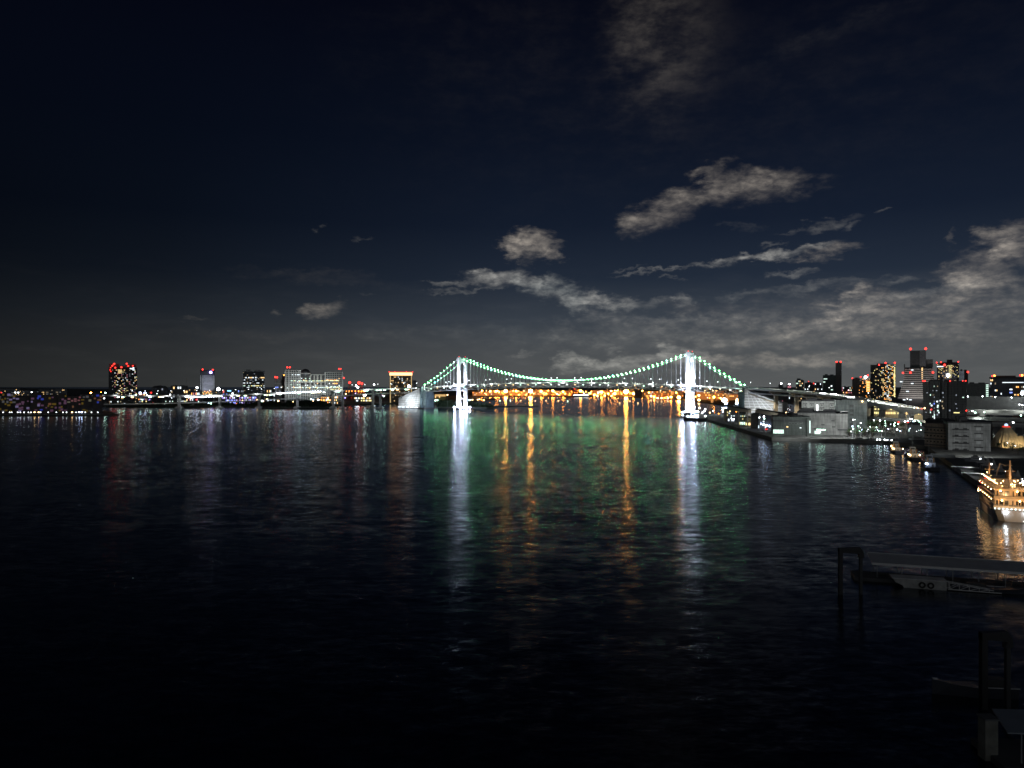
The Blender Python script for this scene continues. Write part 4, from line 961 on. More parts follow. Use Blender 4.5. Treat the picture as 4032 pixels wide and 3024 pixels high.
def dark_block():
    wl=facade('night_flats',(.03,.03,.033),(.008,.009,.011),2.6,3.0,.6,.5)
    b=B('apartment_tower','near black apartment block with few lit panes rising behind the waterfront warehouse','tower',3640,3806,1500,880,26,wl,0,QZ,plant=False,body=False)
    x=b.lx
    m=MB()
    for a,c,y0,yt in ((3632,3655,3,1503),(3655.2,3700,-2,1499),(3700.2,3752,0,1498),(3752.2,3806,-3,1501)):
        m=MB(); m.box(x(a),x(c),y0,24,0,b.lz(yt)); b.part('wall',m,wl)
    m=MB(); m.box(x(3660),x(3700),2,14,b.lz(1499),b.lz(1494)); m.box(x(3720),x(3745),3,15,b.lz(1498),b.lz(1495)); b.part('roof_plant',m,roof_dark)
    m=MB(); 
    for px in (3655,3676,3700,3726,3752,3779): m.box(x(px)-.35,x(px)+.35,-3.6,-2.1,0,b.H-1)
    b.part('pilaster',m,mat('pilaster',(.05,.05,.055)))
    for px,p in ((3676,.5),(3690,.35),(3664,.2),(3712,.25),(3740,.16),(3765,.16),(3790,.14),(3648,.12),(3697,.3)):
        for j in range(17):
            if random.random()<p: b.win(x(px)+random.uniform(-.6,.6),b.lz(1650)+j*2.6,random.choice((.9,1.4)),random.choice((1.0,1.7)),W(random.choice(['dimc','dimw','cool','mint','dimc'])),-3.15)
    for px,y in ((3677,1640),(3678,1634),(3678,1646),(3692,1603),(3693,1617),(3693,1597),(3677,1590),(3701,1578),(3668,1597)): b.win(x(px),b.lz(y),1.5,1.7,W(random.choice(['blue','cool','mint'])),-3.15)
    for j in range(8): b.win(x(3677),b.lz(1620+j*4),.7,.8,W('cool'),-3.15)
    for j in range(6): b.win(x(3757+j*4),b.lz(1624),1.1,.9,W('yel'),-3.2)
    for px,py,r in ((3633,1500,.9),(3641,1500,.9),(3741,1500,.9),(3790,1500,.7),(3801,1500,.9)): b.red(px,py,r,L_red,-3)
    for px,py,r in ((3628,1611,.8),(3667,1613,.9),(3804,1615,.9)): b.red(px,py,r,L_red,-4.2)
    b.red(3640,1608,.7,L_warm,-4,'floodlamp'); b.done()
dark_block()

# ---- pier sheds between the bridge and the basin
def shed_box(name,label,px0,px1,yt,yb,depth,wall,yaw=0,plant=True,cat='warehouse'):
    Y=(HC-QZ)*F/(yb-CY); return B(name,label,cat,px0,px1,yt,Y,depth,wall,yaw,QZ,plant=plant)
b=shed_box('warehouse','dark green grey waterfront warehouse with lit ground floor doors and a white lit stair tower',3044,3190,1641,1713,45,panels('green_grey_wall',(.085,.10,.095)),4)
m=MB(); m.box(b.lx(3044),b.lx(3180),-.7,-.05,b.lz(1660),b.lz(1655)); b.part('cornice',m,roof_dark)
for i in range(7): b.win(b.lx(3047+i*6.0),b.lz(1700),1.3,4.6,W('mint'),-.3)
m=MB(); m.box(b.lx(3046),b.lx(3088),-5.0,-.1,b.lz(1690)-.4,b.lz(1690)); b.part('canopy',m,dark_steel)
b.win(b.lx(3100),b.lz(1681),2.0,1.2,W('warm')); b.win(b.lx(3152),b.lz(1684),1.8,.9,W('cool'))
m=MB(); m.box(b.lx(3088)-.4,b.lx(3088)+.2,-.8,-.05,.2,b.H); b.part('corner_pier',m,dark_concrete)
m=MB(); m.box(b.lx(3176),b.lx(3192),-4,8,0,b.lz(1646)); b.part('stair_tower',m,mat('stair_wall',(.05,.06,.055)))
MB().box(b.lx(3185),b.lx(3189.5),-4.3,-4.05,b.lz(1703),b.lz(1655)).build('lit_sign',emit('sign_white',(.8,1,.95),1.5),b.root)
for j in range(5): b.win(b.lx(3110+j*12),b.lz(1667),2.4,1,mat('dark_pane',(.015,.02,.02),.2))
b.done()
b=shed_box('warehouse','large blank grey warehouse with a dark roof and one lit loading bay',3140,3336,1628,1712,70,panels('grey_wall_a',(.25,.25,.245)),-2)
m=MB(); m.box(b.lx(3140)-1,b.lx(3290),-1.2,40,b.H+.02,b.H+1.8); m.box(b.lx(3146),b.lx(3200),4,30,b.H+1.8,b.H+5); m.box(b.lx(3240),b.lx(3290),4,30,b.H+1.8,b.H+4); b.part('roof',m,roof_dark)
m=MB(); m.box(b.lx(3204),b.lx(3243),-4.5,-.05,b.lz(1690),b.lz(1686)); m.box(b.lx(3298),b.lx(3340),-4.5,-.05,b.lz(1692),b.lz(1687)); b.part('canopy',m,dark_steel)
b.win(b.lx(3219),b.lz(1703),6.2,3.4,W('mint')); MB().cbox((b.lx(3232),-.3,b.lz(1692)),9,.3,.5).build('bay_light',L_mint,b.root)
for px,y in ((3280,1656),(3282,1680),(3240,1672)):
    m=MB(); m.cbox((b.lx(px),-.3,b.lz(y)),3.6,.4,1.6); b.part('louvre',m,mat('louvre',(.07,.07,.07)))
b.done()
b=shed_box('warehouse','tall blank teal grey warehouse with a column of five dark louvres, beside the park',3290,3414,1576,1692,60,panels('teal_wall',(.20,.225,.22)),3)
m=MB(); m.box(b.lx(3317),b.lx(3414)+.5,-.6,60,b.H+.02,b.H+1.6); m.box(b.lx(3374),b.lx(3404),4,20,b.H+1.6,b.H+4); b.part('roof',m,roof_dark)
for j in range(5):
    m=MB(); y=1596+j*18; m.cbox((b.lx(3353),-.3,b.lz(y)),4.6,.5,1.2); m.cbox((b.lx(3353),-.3,b.lz(y+5)),4.6,.5,.9); m.cbox((b.lx(3347),-.25,b.lz(y+2.5)),.5,.4,2.6); m.cbox((b.lx(3359),-.25,b.lz(y+2.5)),.5,.4,2.6); b.part('louvre',m,mat('louvre',(.07,.07,.07)))
b.red(3395,1580,.8,L_warm,-1,'floodlamp'); b.done()
b=shed_box('warehouse','white warehouse with eight small dark vent groups and a glowing white strip sign',3156,3296,1580,1680,40,panels('white_wall',(.36,.37,.36)),0)
m=MB(); m.box(b.lx(3156),b.lx(3296),-1,40,b.H+.02,b.H+1.4); m.box(b.lx(3180),b.lx(3215),3,20,b.H+1.4,b.H+3.4); m.box(b.lx(3240),b.lx(3285),3,20,b.H+1.4,b.H+3); b.part('roof',m,roof_dark)
for px in (3170,3196,3236,3275):
    for y in (1589,1604): 
        m=MB(); m.cbox((b.lx(px),-.2,b.lz(y)),5.4,.3,.9); m.cbox((b.lx(px),-.2,b.lz(y+6)),1.8,.3,1.8); m.cbox((b.lx(px)-2.4,-.2,b.lz(y+3)),.5,.3,2); m.cbox((b.lx(px)+2.4,-.2,b.lz(y+3)),.5,.3,2); b.part('vent',m,mat('louvre',(.07,.07,.07)))
MB().box(b.lx(3215),b.lx(3221.5),-.8,-.3,b.lz(1618),b.lz(1593)).build('lit_sign',emit('sign_white_b',(.95,.97,1),2.4),b.root); b.done()
# conveyor galleries on the roofs
for i,(p0,p1,l) in enumerate(((( 2868,1607,1080),(2952,1620,1010),'raised beige conveyor gallery over the small lit sheds'),((2980,1618,960),(3108,1641,880),'longer raised beige conveyor gallery leading to the grey warehouse'))):
    A,Bq=P(*p0),P(*p1); r=thing('conveyor_gallery',l,'gallery',(0,0,0))
    MB().beam(A,Bq,4,4.2).build('gallery',beige,r); 
    MB().beam(A+Vector((0,0,3)),Bq+Vector((0,0,3)),5,.8).build('roof',roof_dark,r)
    for t in (.1,.5,.9):
        c=A+(Bq-A)*t; MB().box(c.x-.8,c.x+.8,c.y-.8,c.y+.8,QZ,c.z-2.2).build('leg',concrete,r)
b=shed_box('office_block','dark flat roofed block holding up the longer conveyor gallery',2955,3150,1632,1688,60,mat('dark_roof_block',(.10,.095,.09)),0); b.done()
sm=[(2850,2890,1612,1658,'beige shed with pale floors at the tip of the pier',beige,['cool','yel']),(2866,2905,1616,1661,'dark shed with white lit loading dock near the pier tip',dark_concrete,['cool']),(2907,2935,1627,1675,'small green signed shed with glowing ground floor doors',mat('green_shed',(.13,.17,.14)),['mint','yel']),(2936,2962,1645,1678,'low yellow lit kiosk shed between the glowing doors',mat('yellow_shed',(.35,.32,.16)),['yel','warm']),(2960,2985,1634,1684,'narrow grey shed with bright doors beside the kiosk shed',concrete,['mint','cool']),(2985,3044,1628,1690,'dark shed with a row of blue white lamps over its doors',dark_concrete,['cool'])]
for i,(a,c,yt,yb,l,wl,pl) in enumerate(sm):
    b=shed_box('pier_shed',l,a,c,yt,yb,24,wl,0)
    b.grid(max(3,int((c-a)/6)),1,.85 if i in (2,4) else .5,pl,z0=.6,z1=5.2,fx=.7,fz=.8)
    b.grid(4,2,.25,pl,z0=7,z1=b.H-2,fx=.4,fz=.3)
    m=MB(); m.box(-b.w/2-.5,b.w/2+.5,-.8,24,b.H+.02,b.H+.9); b.part('roof',m,roof_dark)
    if i==5:
        for k in range(4): b.red(2995+k*11.5,1669+k*2.6,.95,L_blue,-1,'door_lamp')
    b.done()
for px,y,mt in ((2874,1620,L_warm),(2899,1622,L_amber2),(3008,1640,L_white),(3010,1650,L_mint),(2990,1645,L_white),(2890,1650,L_blue),(2880,1648,L_white),(3088,1698,L_mint),(3095,1625,L_warm),(2720,1606,L_white),(2708,1605,L_white),(2735,1604,L_white),(2777,1612,L_white),(2775,1618,L_white),(2808,1620,L_blue),(2755,1608,L_white),(2795,1626,L_warm),(2830,1630,L_amber2)):
    Y=1240 if px<2840 else 1010-(px-2850)*.9
    if px>2990: Y=860
    q=P(px,y,Y); lamp((q.x,q.y,QZ),max(3,q.z-QZ),.95 if px<2840 else .55,mt,'%s yard lamp on the warehouse pier'%NAMES[mt.name],'yard lamps of the warehouse pier')
# quay light : low lamps along the doors
for k,(px,yb) in enumerate(((2880,1664),(2915,1678),(2950,1683),(2990,1690),(3030,1697),(3060,1716),(3225,1718),(3380,1715),(3440,1712))):
    q=G(px,yb,QZ); lamp((q.x,q.y-3,QZ),5,.28,L_mint if px>3040 else L_soft,'greenish quay lamp before the warehouse doors','quay lamps before the warehouses')
# red truck
def truck(loc,rz,label,bodym):
    r=thing('truck',label,'truck',loc,rz)
    MB().box(-3.5,1.6,-1.2,1.2,.9,3.4).build('cargo_box',bodym,r); MB().box(1.7,3.5,-1.15,1.15,.7,2.7).build('cab',bodym,r)
    for x in (-2.5,2.6):
        for y in (-1.1,1.1): MB().tube([(x,y-.15,.5),(x,y+.15,.5)],.5,10).build('wheel',tyre,r)
    for y in (-.8,.8): MB().sphere((-3.6,y,1.1),.45,1).build('tail_light',L_red,r)
    return r
q=G(3018,1693,QZ); truck((q.x,q.y,QZ),R(70),'red truck with glowing tail lights parked before the lamp lit shed',mat('red_truck',(.45,.05,.04)))
q=G(2966,1684,QZ); truck((q.x,q.y,QZ),R(85),'small orange truck parked between the lit pier sheds',mat('orange_truck',(.45,.16,.06)))
# moored ferry at the pier tip
r=thing('work_ship','dark hulled working ship with glaring white deck lamps moored at the pier tip','ship',G(2742,1657,0),R(72))
hull(MB(),[(-19,5,3.6,5.2),(-14,6,5.4,4.6),(0,6.4,6,4.3),(12,6,5.2,4.6),(21,.6,.3,6.2)]).build('hull',hull_dark,r)
MB().box(-3.6,3.6,-14,-3,4.4,9.5).build('deckhouse',pale_concrete,r); MB().box(-3,3,-11,-6,9.52,12.5).build('wheelhouse',white_paint,r)
for y in (-8,8): MB().tube([(0,y,4.5),(0,y,19)],.3,6).build('mast',steel,r)
for x,y,z in ((-4.5,-15,8.5),(0,-2,9.5),(3,9,8.5),(0,-10,14),(4,0,7.5),(-3,14,7.5)): MB().sphere((x,y,z),.85,1).build('deck_lamp',L_white,r)
r=thing('barge','small dark open boat lying off the bow of the working ship','boat',G(2680,1642,0),R(80)); hull(MB(),[(-7,2,1.6,1.6),(0,2.4,2,1.3),(7,.3,.2,2)]).build('hull',hull_dark,r); MB().box(-1.2,1.2,-4,-1,1.4,3.2).build('cabin',concrete,r)

# ---- trees
def tree_mesh(seed,H,R_):
    rnd=random.Random(seed); t=MB(); t.tube([(0,0,0),(.1,.05,H*.3),(0,.1,H*.6)],.32,7,.14)
    for i in range(6):
        a=rnd.uniform(0,6.28); t.tube([(0,0,H*rnd.uniform(.3,.5)),(math.cos(a)*R_*.6,math.sin(a)*R_*.6,H*rnd.uniform(.55,.8))],.12,5,.04)
    c=MB(); cl=[(Vector((rnd.gauss(0,.45)*R_,rnd.gauss(0,.45)*R_,H*rnd.uniform(.42,.92))),R_*rnd.uniform(.25,.5)) for _ in range(16)]
    for o_,r0 in cl:
        for k in range(42):
            u=Vector((rnd.gauss(0,1),rnd.gauss(0,1),rnd.gauss(0,1))).normalized()*r0*rnd.uniform(.5,1.05); p=o_+u
            s=rnd.uniform(.16,.4); d1=Vector((rnd.uniform(-1,1),rnd.uniform(-1,1),rnd.uniform(-1,1))).normalized(); d2=d1.cross(Vector((rnd.uniform(-1,1),.3,rnd.uniform(-1,1)))).normalized()
            c.add([p-d1*s,p-d2*s*.7,p+d1*s,p+d2*s*.7],[(0,1,2,3)])
    return t.mesh('trunk',tree_bark),c.mesh('crown',leaf)
TM=[tree_mesh(s,h,r0) for s,h,r0 in ((1,9,3.6),(2,11,4.2),(3,7.5,3.2))]
def tree(x,y,k,sc_,label,group,z=QZ):
    r=thing('tree',label,'tree',(x,y,z),random.uniform(0,6),group); ob('trunk',TM[k][0],r); ob('crown',TM[k][1],r); r.scale=(sc_,sc_,sc_*random.uniform(.9,1.1))
for px,yb,k,s_ in ((3425,1700,1,1.2),(3440,1690,0,1.2),(3455,1695,1,1.3),(3470,1688,0,1.1),(3482,1694,1,1.2),(3500,1692,1,1.4),(3512,1694,0,1.5),(3524,1690,1,1.1),(3345,1716,2,1.1),(3358,1714,2,1),(3372,1718,0,.9),(3388,1713,2,1),(3405,1716,2,1.1),(3420,1714,0,.9),(3436,1718,2,1.1),(3452,1714,2,.9),(3468,1716,2,1),(3590,1688,0,1.1),(3605,1690,2,1.2),(3622,1688,1,1.0),(3555,1690,2,1.1)):
    q=G(px,yb,QZ); tree(q.x,q.y,k,s_,'leafy green tree lit by park lamps between the teal warehouse and the basin','park trees by the basin')
for px,yb,k,s_,l in ((3958,1768,0,.75,'round dark tree before the pleated dome'),(3985,1778,0,.85,'middle dark round tree below the pleated dome'),(4008,1790,1,.8,'largest dark tree at the quay edge below the pleated dome'),(3935,1764,2,.7,'small dark tree at the foot of the pleated dome')):
    q=G(px,yb,QZ); tree(q.x,q.y,k,s_,l,'trees below the pleated dome')
rd=random.Random(21)
for i in range(46):
    px=rd.uniform(3338,3640); py=rd.uniform(1648,1700)
    Y=rd.uniform(820,900) if py<1678 else rd.uniform(778,830)
    q=P(px,py,Y)
    mt=rd.choice([L_mint,L_mint,L_white,L_soft,L_blue]); lamp((q.x,q.y,QZ),max(2.5,q.z-QZ),rd.choice((.34,.45,.6)),mt,'%s park lamp among the trees by the basin'%NAMES[mt.name],'park lamps by the basin')
for px,py,Y,mt in ((3538,1664,880,L_red),(3575,1664,880,L_redb),(3600,1660,890,L_mint)):
    q=P(px,py,Y); lamp((q.x,q.y,QZ),q.z-QZ,1.0,mt,'%s lamp under the link road by the park'%NAMES[mt.name],'lamps under the link road')
# lit hall glimpsed through the arches
b=B('hall','long cream hall with a glowing scalloped upper floor seen through the expressway arches','hall',3440,3640,1605,1085,30,mat('cream_wall',(.42,.38,.28)),0,QZ)
b.grid(30,1,.85,['yel','warm','yel'],z0=b.lz(1632),z1=b.lz(1622),fx=.6,fz=.8); b.grid(16,1,.4,['dimw','yel'],z0=b.lz(1616),z1=b.lz(1608),fx=.5,fz=.5); b.done()
for px in (3470,3520,3575,3620): spot(P(px,1640,1050),P(px,1612,1085),1.1e4,90,(1,.85,.55))
b=shed_box('restaurant','low dark hip roofed waterside pavilion with a lit doorway beside the basin',3572,3650,1675,1712,20,dark_concrete,0,False)
m=MB(); m.add([(-b.w/2-1,-1,b.H),(b.w/2+1,-1,b.H),(b.w/2+1,21,b.H),(-b.w/2-1,21,b.H),(-b.w/4,10,b.H+4),(b.w/4,10,b.H+4)],[(0,1,5,4),(1,2,5),(2,3,4,5),(3,0,4),(3,2,1,0)]); b.part('roof',m,roof_dark)
b.win(b.lx(3579),b.lz(1695),.9,3,W('mint')); b.win(b.lx(3617),b.lz(1694),.7,.7,W('cool')); b.done()
# floating restaurant boats and jetties in the basin
def cabin_boat(px,yb,L,rz,label,hm,lampm=None,h=3.2):
    r=thing('moored_boat',label,'boat',G(px,yb,0),R(rz)); hull(MB(),[(-L/2,L*.10,L*.085,1.5),(-L*.3,L*.13,L*.115,1.35),(L*.2,L*.13,L*.11,1.4),(L/2,.15,.1,2.1)]).build('hull',hm,r)
    MB().box(-L*.09,L*.09,-L*.38,L*.15,1.4,1.4+h*.6).build('cabin',white_paint,r); MB().box(-L*.075,L*.075,-L*.2,L*.05,1.42+h*.6,1.4+h).build('upper_cabin',concrete,r)
    MB().box(-L*.092,L*.092,-L*.34,L*.1,1.4+h*.22,1.4+h*.45).build('window_band',mat('dark_pane',(.015,.02,.02),.2),r)
    MB().tube([(0,-L*.1,1.4+h),(0,-L*.1,3.6+h)],.09,5).build('mast',steel,r)
    if lampm: 
        for yy in (-.3,0,.18): MB().sphere((-L*.1,L*yy,2.2+h*.6),.5,1).build('deck_lamp',lampm,r)
    return r
cabin_boat(3376,1741,24,95,'long white excursion boat moored at the basin mouth below the park',white_paint)
cabin_boat(3462,1746,16,88,'short boat with glaring white lamps moored mid basin',hull_grey,L_white)
cabin_boat(3492,1748,14,80,'small boat with a white lamp beside the glaring boat',hull_grey,L_white)
cabin_boat(3420,1742,13,92,'small green lit boat between the excursion boat and the glaring boat',mat('green_hull',(.2,.36,.28)))
cabin_boat(3600,1745,30,84,'two decked white restaurant boat lying under the pavilion',white_paint,None,5.5)
cabin_boat(3540,1741,15,82,'dark low boat in the basin beside the restaurant boat',hull_dark)
# ---- tugs
def tug():
    r=thing('tugboat','','tugboat',(0,0,0))
    hull(MB(),[(-15,3.4,2.6,2.6),(-11,4.6,4.0,2.2),(0,4.8,4.4,2.3),(9,4.4,3.6,3.0),(14,2.6,1.4,3.8),(16.5,.4,.2,4.3)]).build('hull',hull_dark,r)
    m=MB()
    for i in range(7): m.tube([(-4.95,-9+i*3,1.7),(-4.7,-9+i*3,1.7)],.65,8)
    m.build('fender',tyre,r)
    m=MB(); m.box(-2.8,2.8,-5,6,2.35,4.9); m.build('deckhouse',mat('tug_white',(.6,.6,.58)),r)
    m=MB(); m.box(-2.2,2.2,-1,4.6,4.92,7.2); m.build('bridge_deck',mat('tug_white',(.6,.6,.58)),r)
    m=MB(); m.add([(-1.7,0,7.22),(1.7,0,7.22),(1.7,4,7.22),(-1.7,4,7.22),(-2,-.2,9.6),(2,-.2,9.6),(2,4.3,9.6),(-2,4.3,9.6)],[(0,3,2,1),(4,5,6,7),(0,1,5,4),(1,2,6,5),(2,3,7,6),(3,0,4,7)]); wh=m.build('wheelhouse',mat('tug_white',(.6,.6,.58)),r)
    MB().box(-1.5,1.5,-.3,-.12,8.1,9.2).build('window',mat('dark_pane',(.015,.02,.02),.2),wh)
    MB().box(-2.2,2.2,-.4,4.5,9.62,9.9).build('roof',mat('tug_white',(.6,.6,.58)),wh)
    for x in (-.9,.9): MB().box(x-.35,x+.35,-1.15,-1.02,5.4,6.5).build('window',mat('dark_pane',(.015,.02,.02),.2),r)
    for x in (-1.9,1.9): MB().tube([(x,-3.4,4.9),(x,-3.6,8.4)],.55,8).build('funnel',mat('tug_funnel',(.35,.2,.08)),r)
    m=MB(); m.tube([(0,2,9.9),(0,2,16)],.16,6); m.beam((-1.2,2,13),(1.2,2,13),.12); m.tube([(0,2,16),(0,2,19)],.08,5); m.build('mast',steel,r)
    MB().tube([(0,-9.5,2.4),(0,-9.5,4.2)],.7,8).build('winch',steel,r)
    return r
t0=tug()
def put_tug(o,px,yb,rz,label,lamps,lm_):
    o.location=G(px,yb,0); o.rotation_euler=(0,0,R(rz)); o['label']=label; o['group']='tugboats along the quay'
    for x,y,z,r_ in lamps: MB().sphere((x,y,z),r_,2).build('deck_lamp',lm_,o)
tugs=[t0,copy_tree(t0),copy_tree(t0)]
put_tug(tugs[0],3528,1782,-18,'farthest tugboat with warm deck lamps moored behind two others',[(-4,-8,4.4,.55),(-3.5,-12,4.4,.5),(3.5,7,4.8,.5),(-3,5,5.6,.5),(4,-9,4.2,.5),(-4,0,5.6,.4)],L_warm)
put_tug(tugs[1],3594,1808,-18,'middle tugboat with warm deck lamps in the row of three',[(-4,-9,4.2,.6),(-4,-5,4.4,.6),(-4,-12,4.2,.5),(3.6,-8,4.2,.55),(3.4,8,5,.5)],L_warm)
put_tug(tugs[2],3660,1846,-18,'nearest tugboat lit by one cold bluish deck lamp strip',[(-3.6,-7,4.4,.55),(-3.4,-8.2,4.4,.5),(-3.2,-9.4,4.3,.4)],L_blue)

# ---- warehouse by the basin
b=shed_box('warehouse','grey five storey waterfront warehouse with rows of dark loading balconies',3733,3900,1667,1775,50,panels('grey_wall_b',(.34,.345,.35)),6)
m=MB(); m.box(b.lx(3733)-1,b.lx(3905),-2.5,50,b.H+.02,b.H+1.3); m.box(b.lx(3770),b.lx(3812),5,20,b.H+1.3,b.H+5.5); m.box(b.lx(3776),b.lx(3783),-1,3,b.H+1.32,b.H+4); b.part('roof',m,roof_dark)
for j in range(4):
    y=1692+j*27
    m=MB(); m.cbox((b.lx(3782),-1.0,b.lz(y)),12.4,1.9,.9); m.cbox((b.lx(3766),-1.0,b.lz(y-3)),2.8,1.9,1.4); m.cbox((b.lx(3800),-1.0,b.lz(y-3)),2.8,1.9,1.4); b.part('loading_balcony',m,mat('balcony_dark',(.03,.03,.034)))
    m=MB(); m.cbox((b.lx(3784),-.4,b.lz(y+11)),9.5,.8,.55); b.part('ledge',m,mat('balcony_grey',(.12,.12,.13)))
    m=MB(); m.cbox((b.lx(3853),-.7,b.lz(y-13)),6.6,1.4,.7); b.part('canopy',m,mat('balcony_dark',(.03,.03,.034)))
    m=MB(); m.cbox((b.lx(3853),-.15,b.lz(y-4)),3.6,.3,2.6); b.part('shutter',m,mat('shutter',(.42,.43,.44)))
m=MB(); m.box(b.lx(3889)-.15,b.lx(3889)+.15,-.4,-.05,.5,b.H); b.part('drain_pipe',m,steel)
b.done()
b=shed_box('warehouse','brownish flank building with long balcony strips adjoining the grey waterfront warehouse',3640,3731,1668,1760,40,panels('brown_flank',(.24,.20,.165)),-38,False)
for j in range(4):
    m=MB(); m.box(-b.w/2,b.w/2,-1.6,-.05,b.H-4-j*5.4,b.H-3.1-j*5.4); b.part('balcony',m,mat('balcony_dark',(.03,.03,.034)))
    for i in range(6): b.win(-b.w/2+3+i*b.w/6.5,b.H-6-j*5.4,1.4,1.2,mat('dark_pane',(.015,.02,.02),.2))
b.done()
b=shed_box('office_block','black rounded roof hall tucked between the pavilion and the brownish flank',3652,3668,1650,1740,30,roof_dark,0,False); b.done()
# lower dark plinth deck linking to the tower block
b=B('podium','dark flat podium roof stretching from the apartment block toward the pleated dome','building',3640,3905,1656,735,20,roof_dark,0,QZ,plant=True); b.done()
# ---- pleated dome
def dome():
    Y=(HC-QZ)*F/(1760-CY); p=P(3962,1700,Y); h=HC-(1682-CY)/F*Y-QZ
    r=thing('pleated_dome','beige pleated tent like dome with red crown and blue finial, floodlit from below','dome',(p.x,p.y,QZ))
    n=44; st=[(0,12),(.25,11),(.5,9.2),(.72,7),(.88,4.8),(1,3.2)]; vs=[];fs=[]
    for t,rr in st:
        for i in range(n):
            a=2*math.pi*i/n; q=rr*(1+(.045 if i%2 else -.045)*(1-t*.4)); vs.append((math.cos(a)*q,math.sin(a)*q,t*h))
    for k in range(len(st)-1):
        for i in range(n): fs.append((k*n+i,k*n+(i+1)%n,(k+1)*n+(i+1)%n,(k+1)*n+i))
    fs.append(tuple((len(st)-1)*n+i for i in range(n)))
    m=MB(); m.add(vs,fs); m.build('pleated_wall',mat('tent_beige',(.62,.50,.33),.8,.1),r)
    MB().cone((0,0,h),3.5,2.6,1.2,20).build('crown_ring',emit('crown_red',(1,.06,.03),.9),r)
    MB().sphere((0,0,h+1.9),1.5,2).build('finial',emit('finial_blue',(.5,.7,1),1.6),r)
    m=MB(); n2=16; m.cone((11,3,0),9,5.5,h*.55,20); m.build('side_wall',mat('tent_beige',(.62,.50,.33),.8,.1),r)
    for dx,dy in ((-9,-15),(0,-19),(8,-16),(15,-12)): 
        spot((p.x+dx,p.y+dy,QZ+.6),(p.x+dx*.3,p.y,QZ+h*.55),3.2e3,90,(1,.78,.42))
dome()
for px,yb,l in ((3950,1762,'lamp'),(3979,1774,'lamp'),(3925,1752,'l'),(4015,1752,'l')):
    q=G(px,yb,QZ); lamp((q.x,q.y-6,QZ),4.5,.5,L_soft if l=='lamp' else L_warm,'round lamp among the dark trees before the pleated dome','lamps before the pleated dome')

# cars on the expressway
def car(loc,rz,label,bodym,lm_):
    r=thing('car',label,'car',loc,rz,'cars on the expressway')
    m=MB(); m.sideprism([(-2.2,.3),(2.2,.3),(2.2,.8),(1.2,.95),(.6,1.45),(-1.4,1.45),(-2.1,.95)],-.9,.9); m.build('body',bodym,r)
    for x in (-1.4,1.4):
        for y in (-.85,.85): MB().tube([(x,y-.1,.33),(x,y+.1,.33)],.33,10).build('wheel',tyre,r)
    for y in (-.6,.6): MB().sphere((2.25,y,.7),.32,1).build('headlight',lm_,r)
    return r
for i,(px,t,lm_,l) in enumerate(((3545,.0,L_warm,'pale car with warm headlights on the falling stretch of the expressway'),(3592,.0,L_white,'pale car with cold headlights following the warm lit car'),(3604,.0,L_warm,'pale car with amber headlights nearest the dark apartment block'),(3285,.0,L_white,'white car with glaring headlights above the white vented warehouse'),(3350,.0,L_white,'white car with glaring headlights where the expressway starts falling'))):
    for p0,p1 in zip(up,up[1:]):
        pass
    upx=[P(3300,1557,1180),P(3400,1575,1095),P(3500,1592,1020),P(3570,1604,970),P(3640,1613,935)] if px>3300 else [P(3200,1546,1250),P(3300,1557,1180)]
    for p0,p1 in zip(upx,upx[1:]):
        a0,a1=p0.x/p0.y,p1.x/p1.y; u=(px-2016)/F
        if a0<=u<=a1:
            c=p0+(p1-p0)*((u-a0)/(a1-a0)); d=(p1-p0); car((c.x,c.y-3,c.z+.02),math.atan2(d.y,d.x),l,white_paint,lm_)

# ---- quay apron beside the cruise ship : raised strips standing for lamplit paving, lamps and peaked tents
QD=Vector((-.41,-.91,0)); QR=Vector((.91,-.41,0))
for (pa,pb,l) in (((3746,1836),(3856,1842),'long low white awning standing for lamplit paving beneath the first quay lamp'),((3786,1861),(3896,1866),'second long low white awning standing for lamplit paving nearer the cruise ship')):
    A,Bq=G(*pa,QZ+2.6),G(*pb,QZ+2.6); d=(Bq-A).normalized(); r=thing('lit_paving_strip',l,'lightstrip',(A.x,A.y,QZ),math.atan2(d.y,d.x)); L=(Bq-A).length  # white strip on posts, put in place of lamplight falling on the paving
    MB().box(0,L,-1.5,1.5,2.5,2.62).build('roof',mat('paving_light_white',(.8,.82,.82),.6,.03),r)
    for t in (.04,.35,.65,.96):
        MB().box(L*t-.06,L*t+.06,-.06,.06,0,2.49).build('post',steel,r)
    spot(A+d*L*.5+Vector((2,-3,9)),A+d*L*.45,5200,75,(.92,1,1))
for px,py,yb,l in ((3860,1808,1845,'tall quay lamp at the end of the first white awning'),(3904,1829,1868,'tall quay lamp between the two rows of peaked tents'),(3962,1858,1900,'tall quay lamp behind the tall ship mast'),(4028,1888,1925,'tall quay lamp at the far end of the peaked tents')):
    g=G(px,yb,QZ); q=P(px,py,g.y); lamp((g.x,g.y,QZ),q.z-QZ,.5,L_soft,l,'tall lamps on the quay','quay_lamp',2)
tm=MB(); 
for a,b_ in ((4.2,0),): 
    n=4; base=[(-3.9,-3.9,3),(3.9,-3.9,3),(3.9,3.9,3),(-3.9,3.9,3)]; mid=[(-1.2,-1.2,4.9),(1.2,-1.2,4.9),(1.2,1.2,4.9),(-1.2,1.2,4.9)]; top=[(-.1,-.1,8.6),(.1,-.1,8.6),(.1,.1,8.6),(-.1,.1,8.6)]
    tm.add(base+mid+top,[(i,(i+1)%4,4+(i+1)%4,4+i) for i in range(4)]+[(4+i,4+(i+1)%4,8+(i+1)%4,8+i) for i in range(4)]+[(8,9,10,11)])
tcm=tm.mesh('canvas',mat('tent_canvas',(.42,.41,.40),.8,.1)); pm=MB().tube([(0,0,0),(0,0,3)],.1,5).mesh('pole',steel)
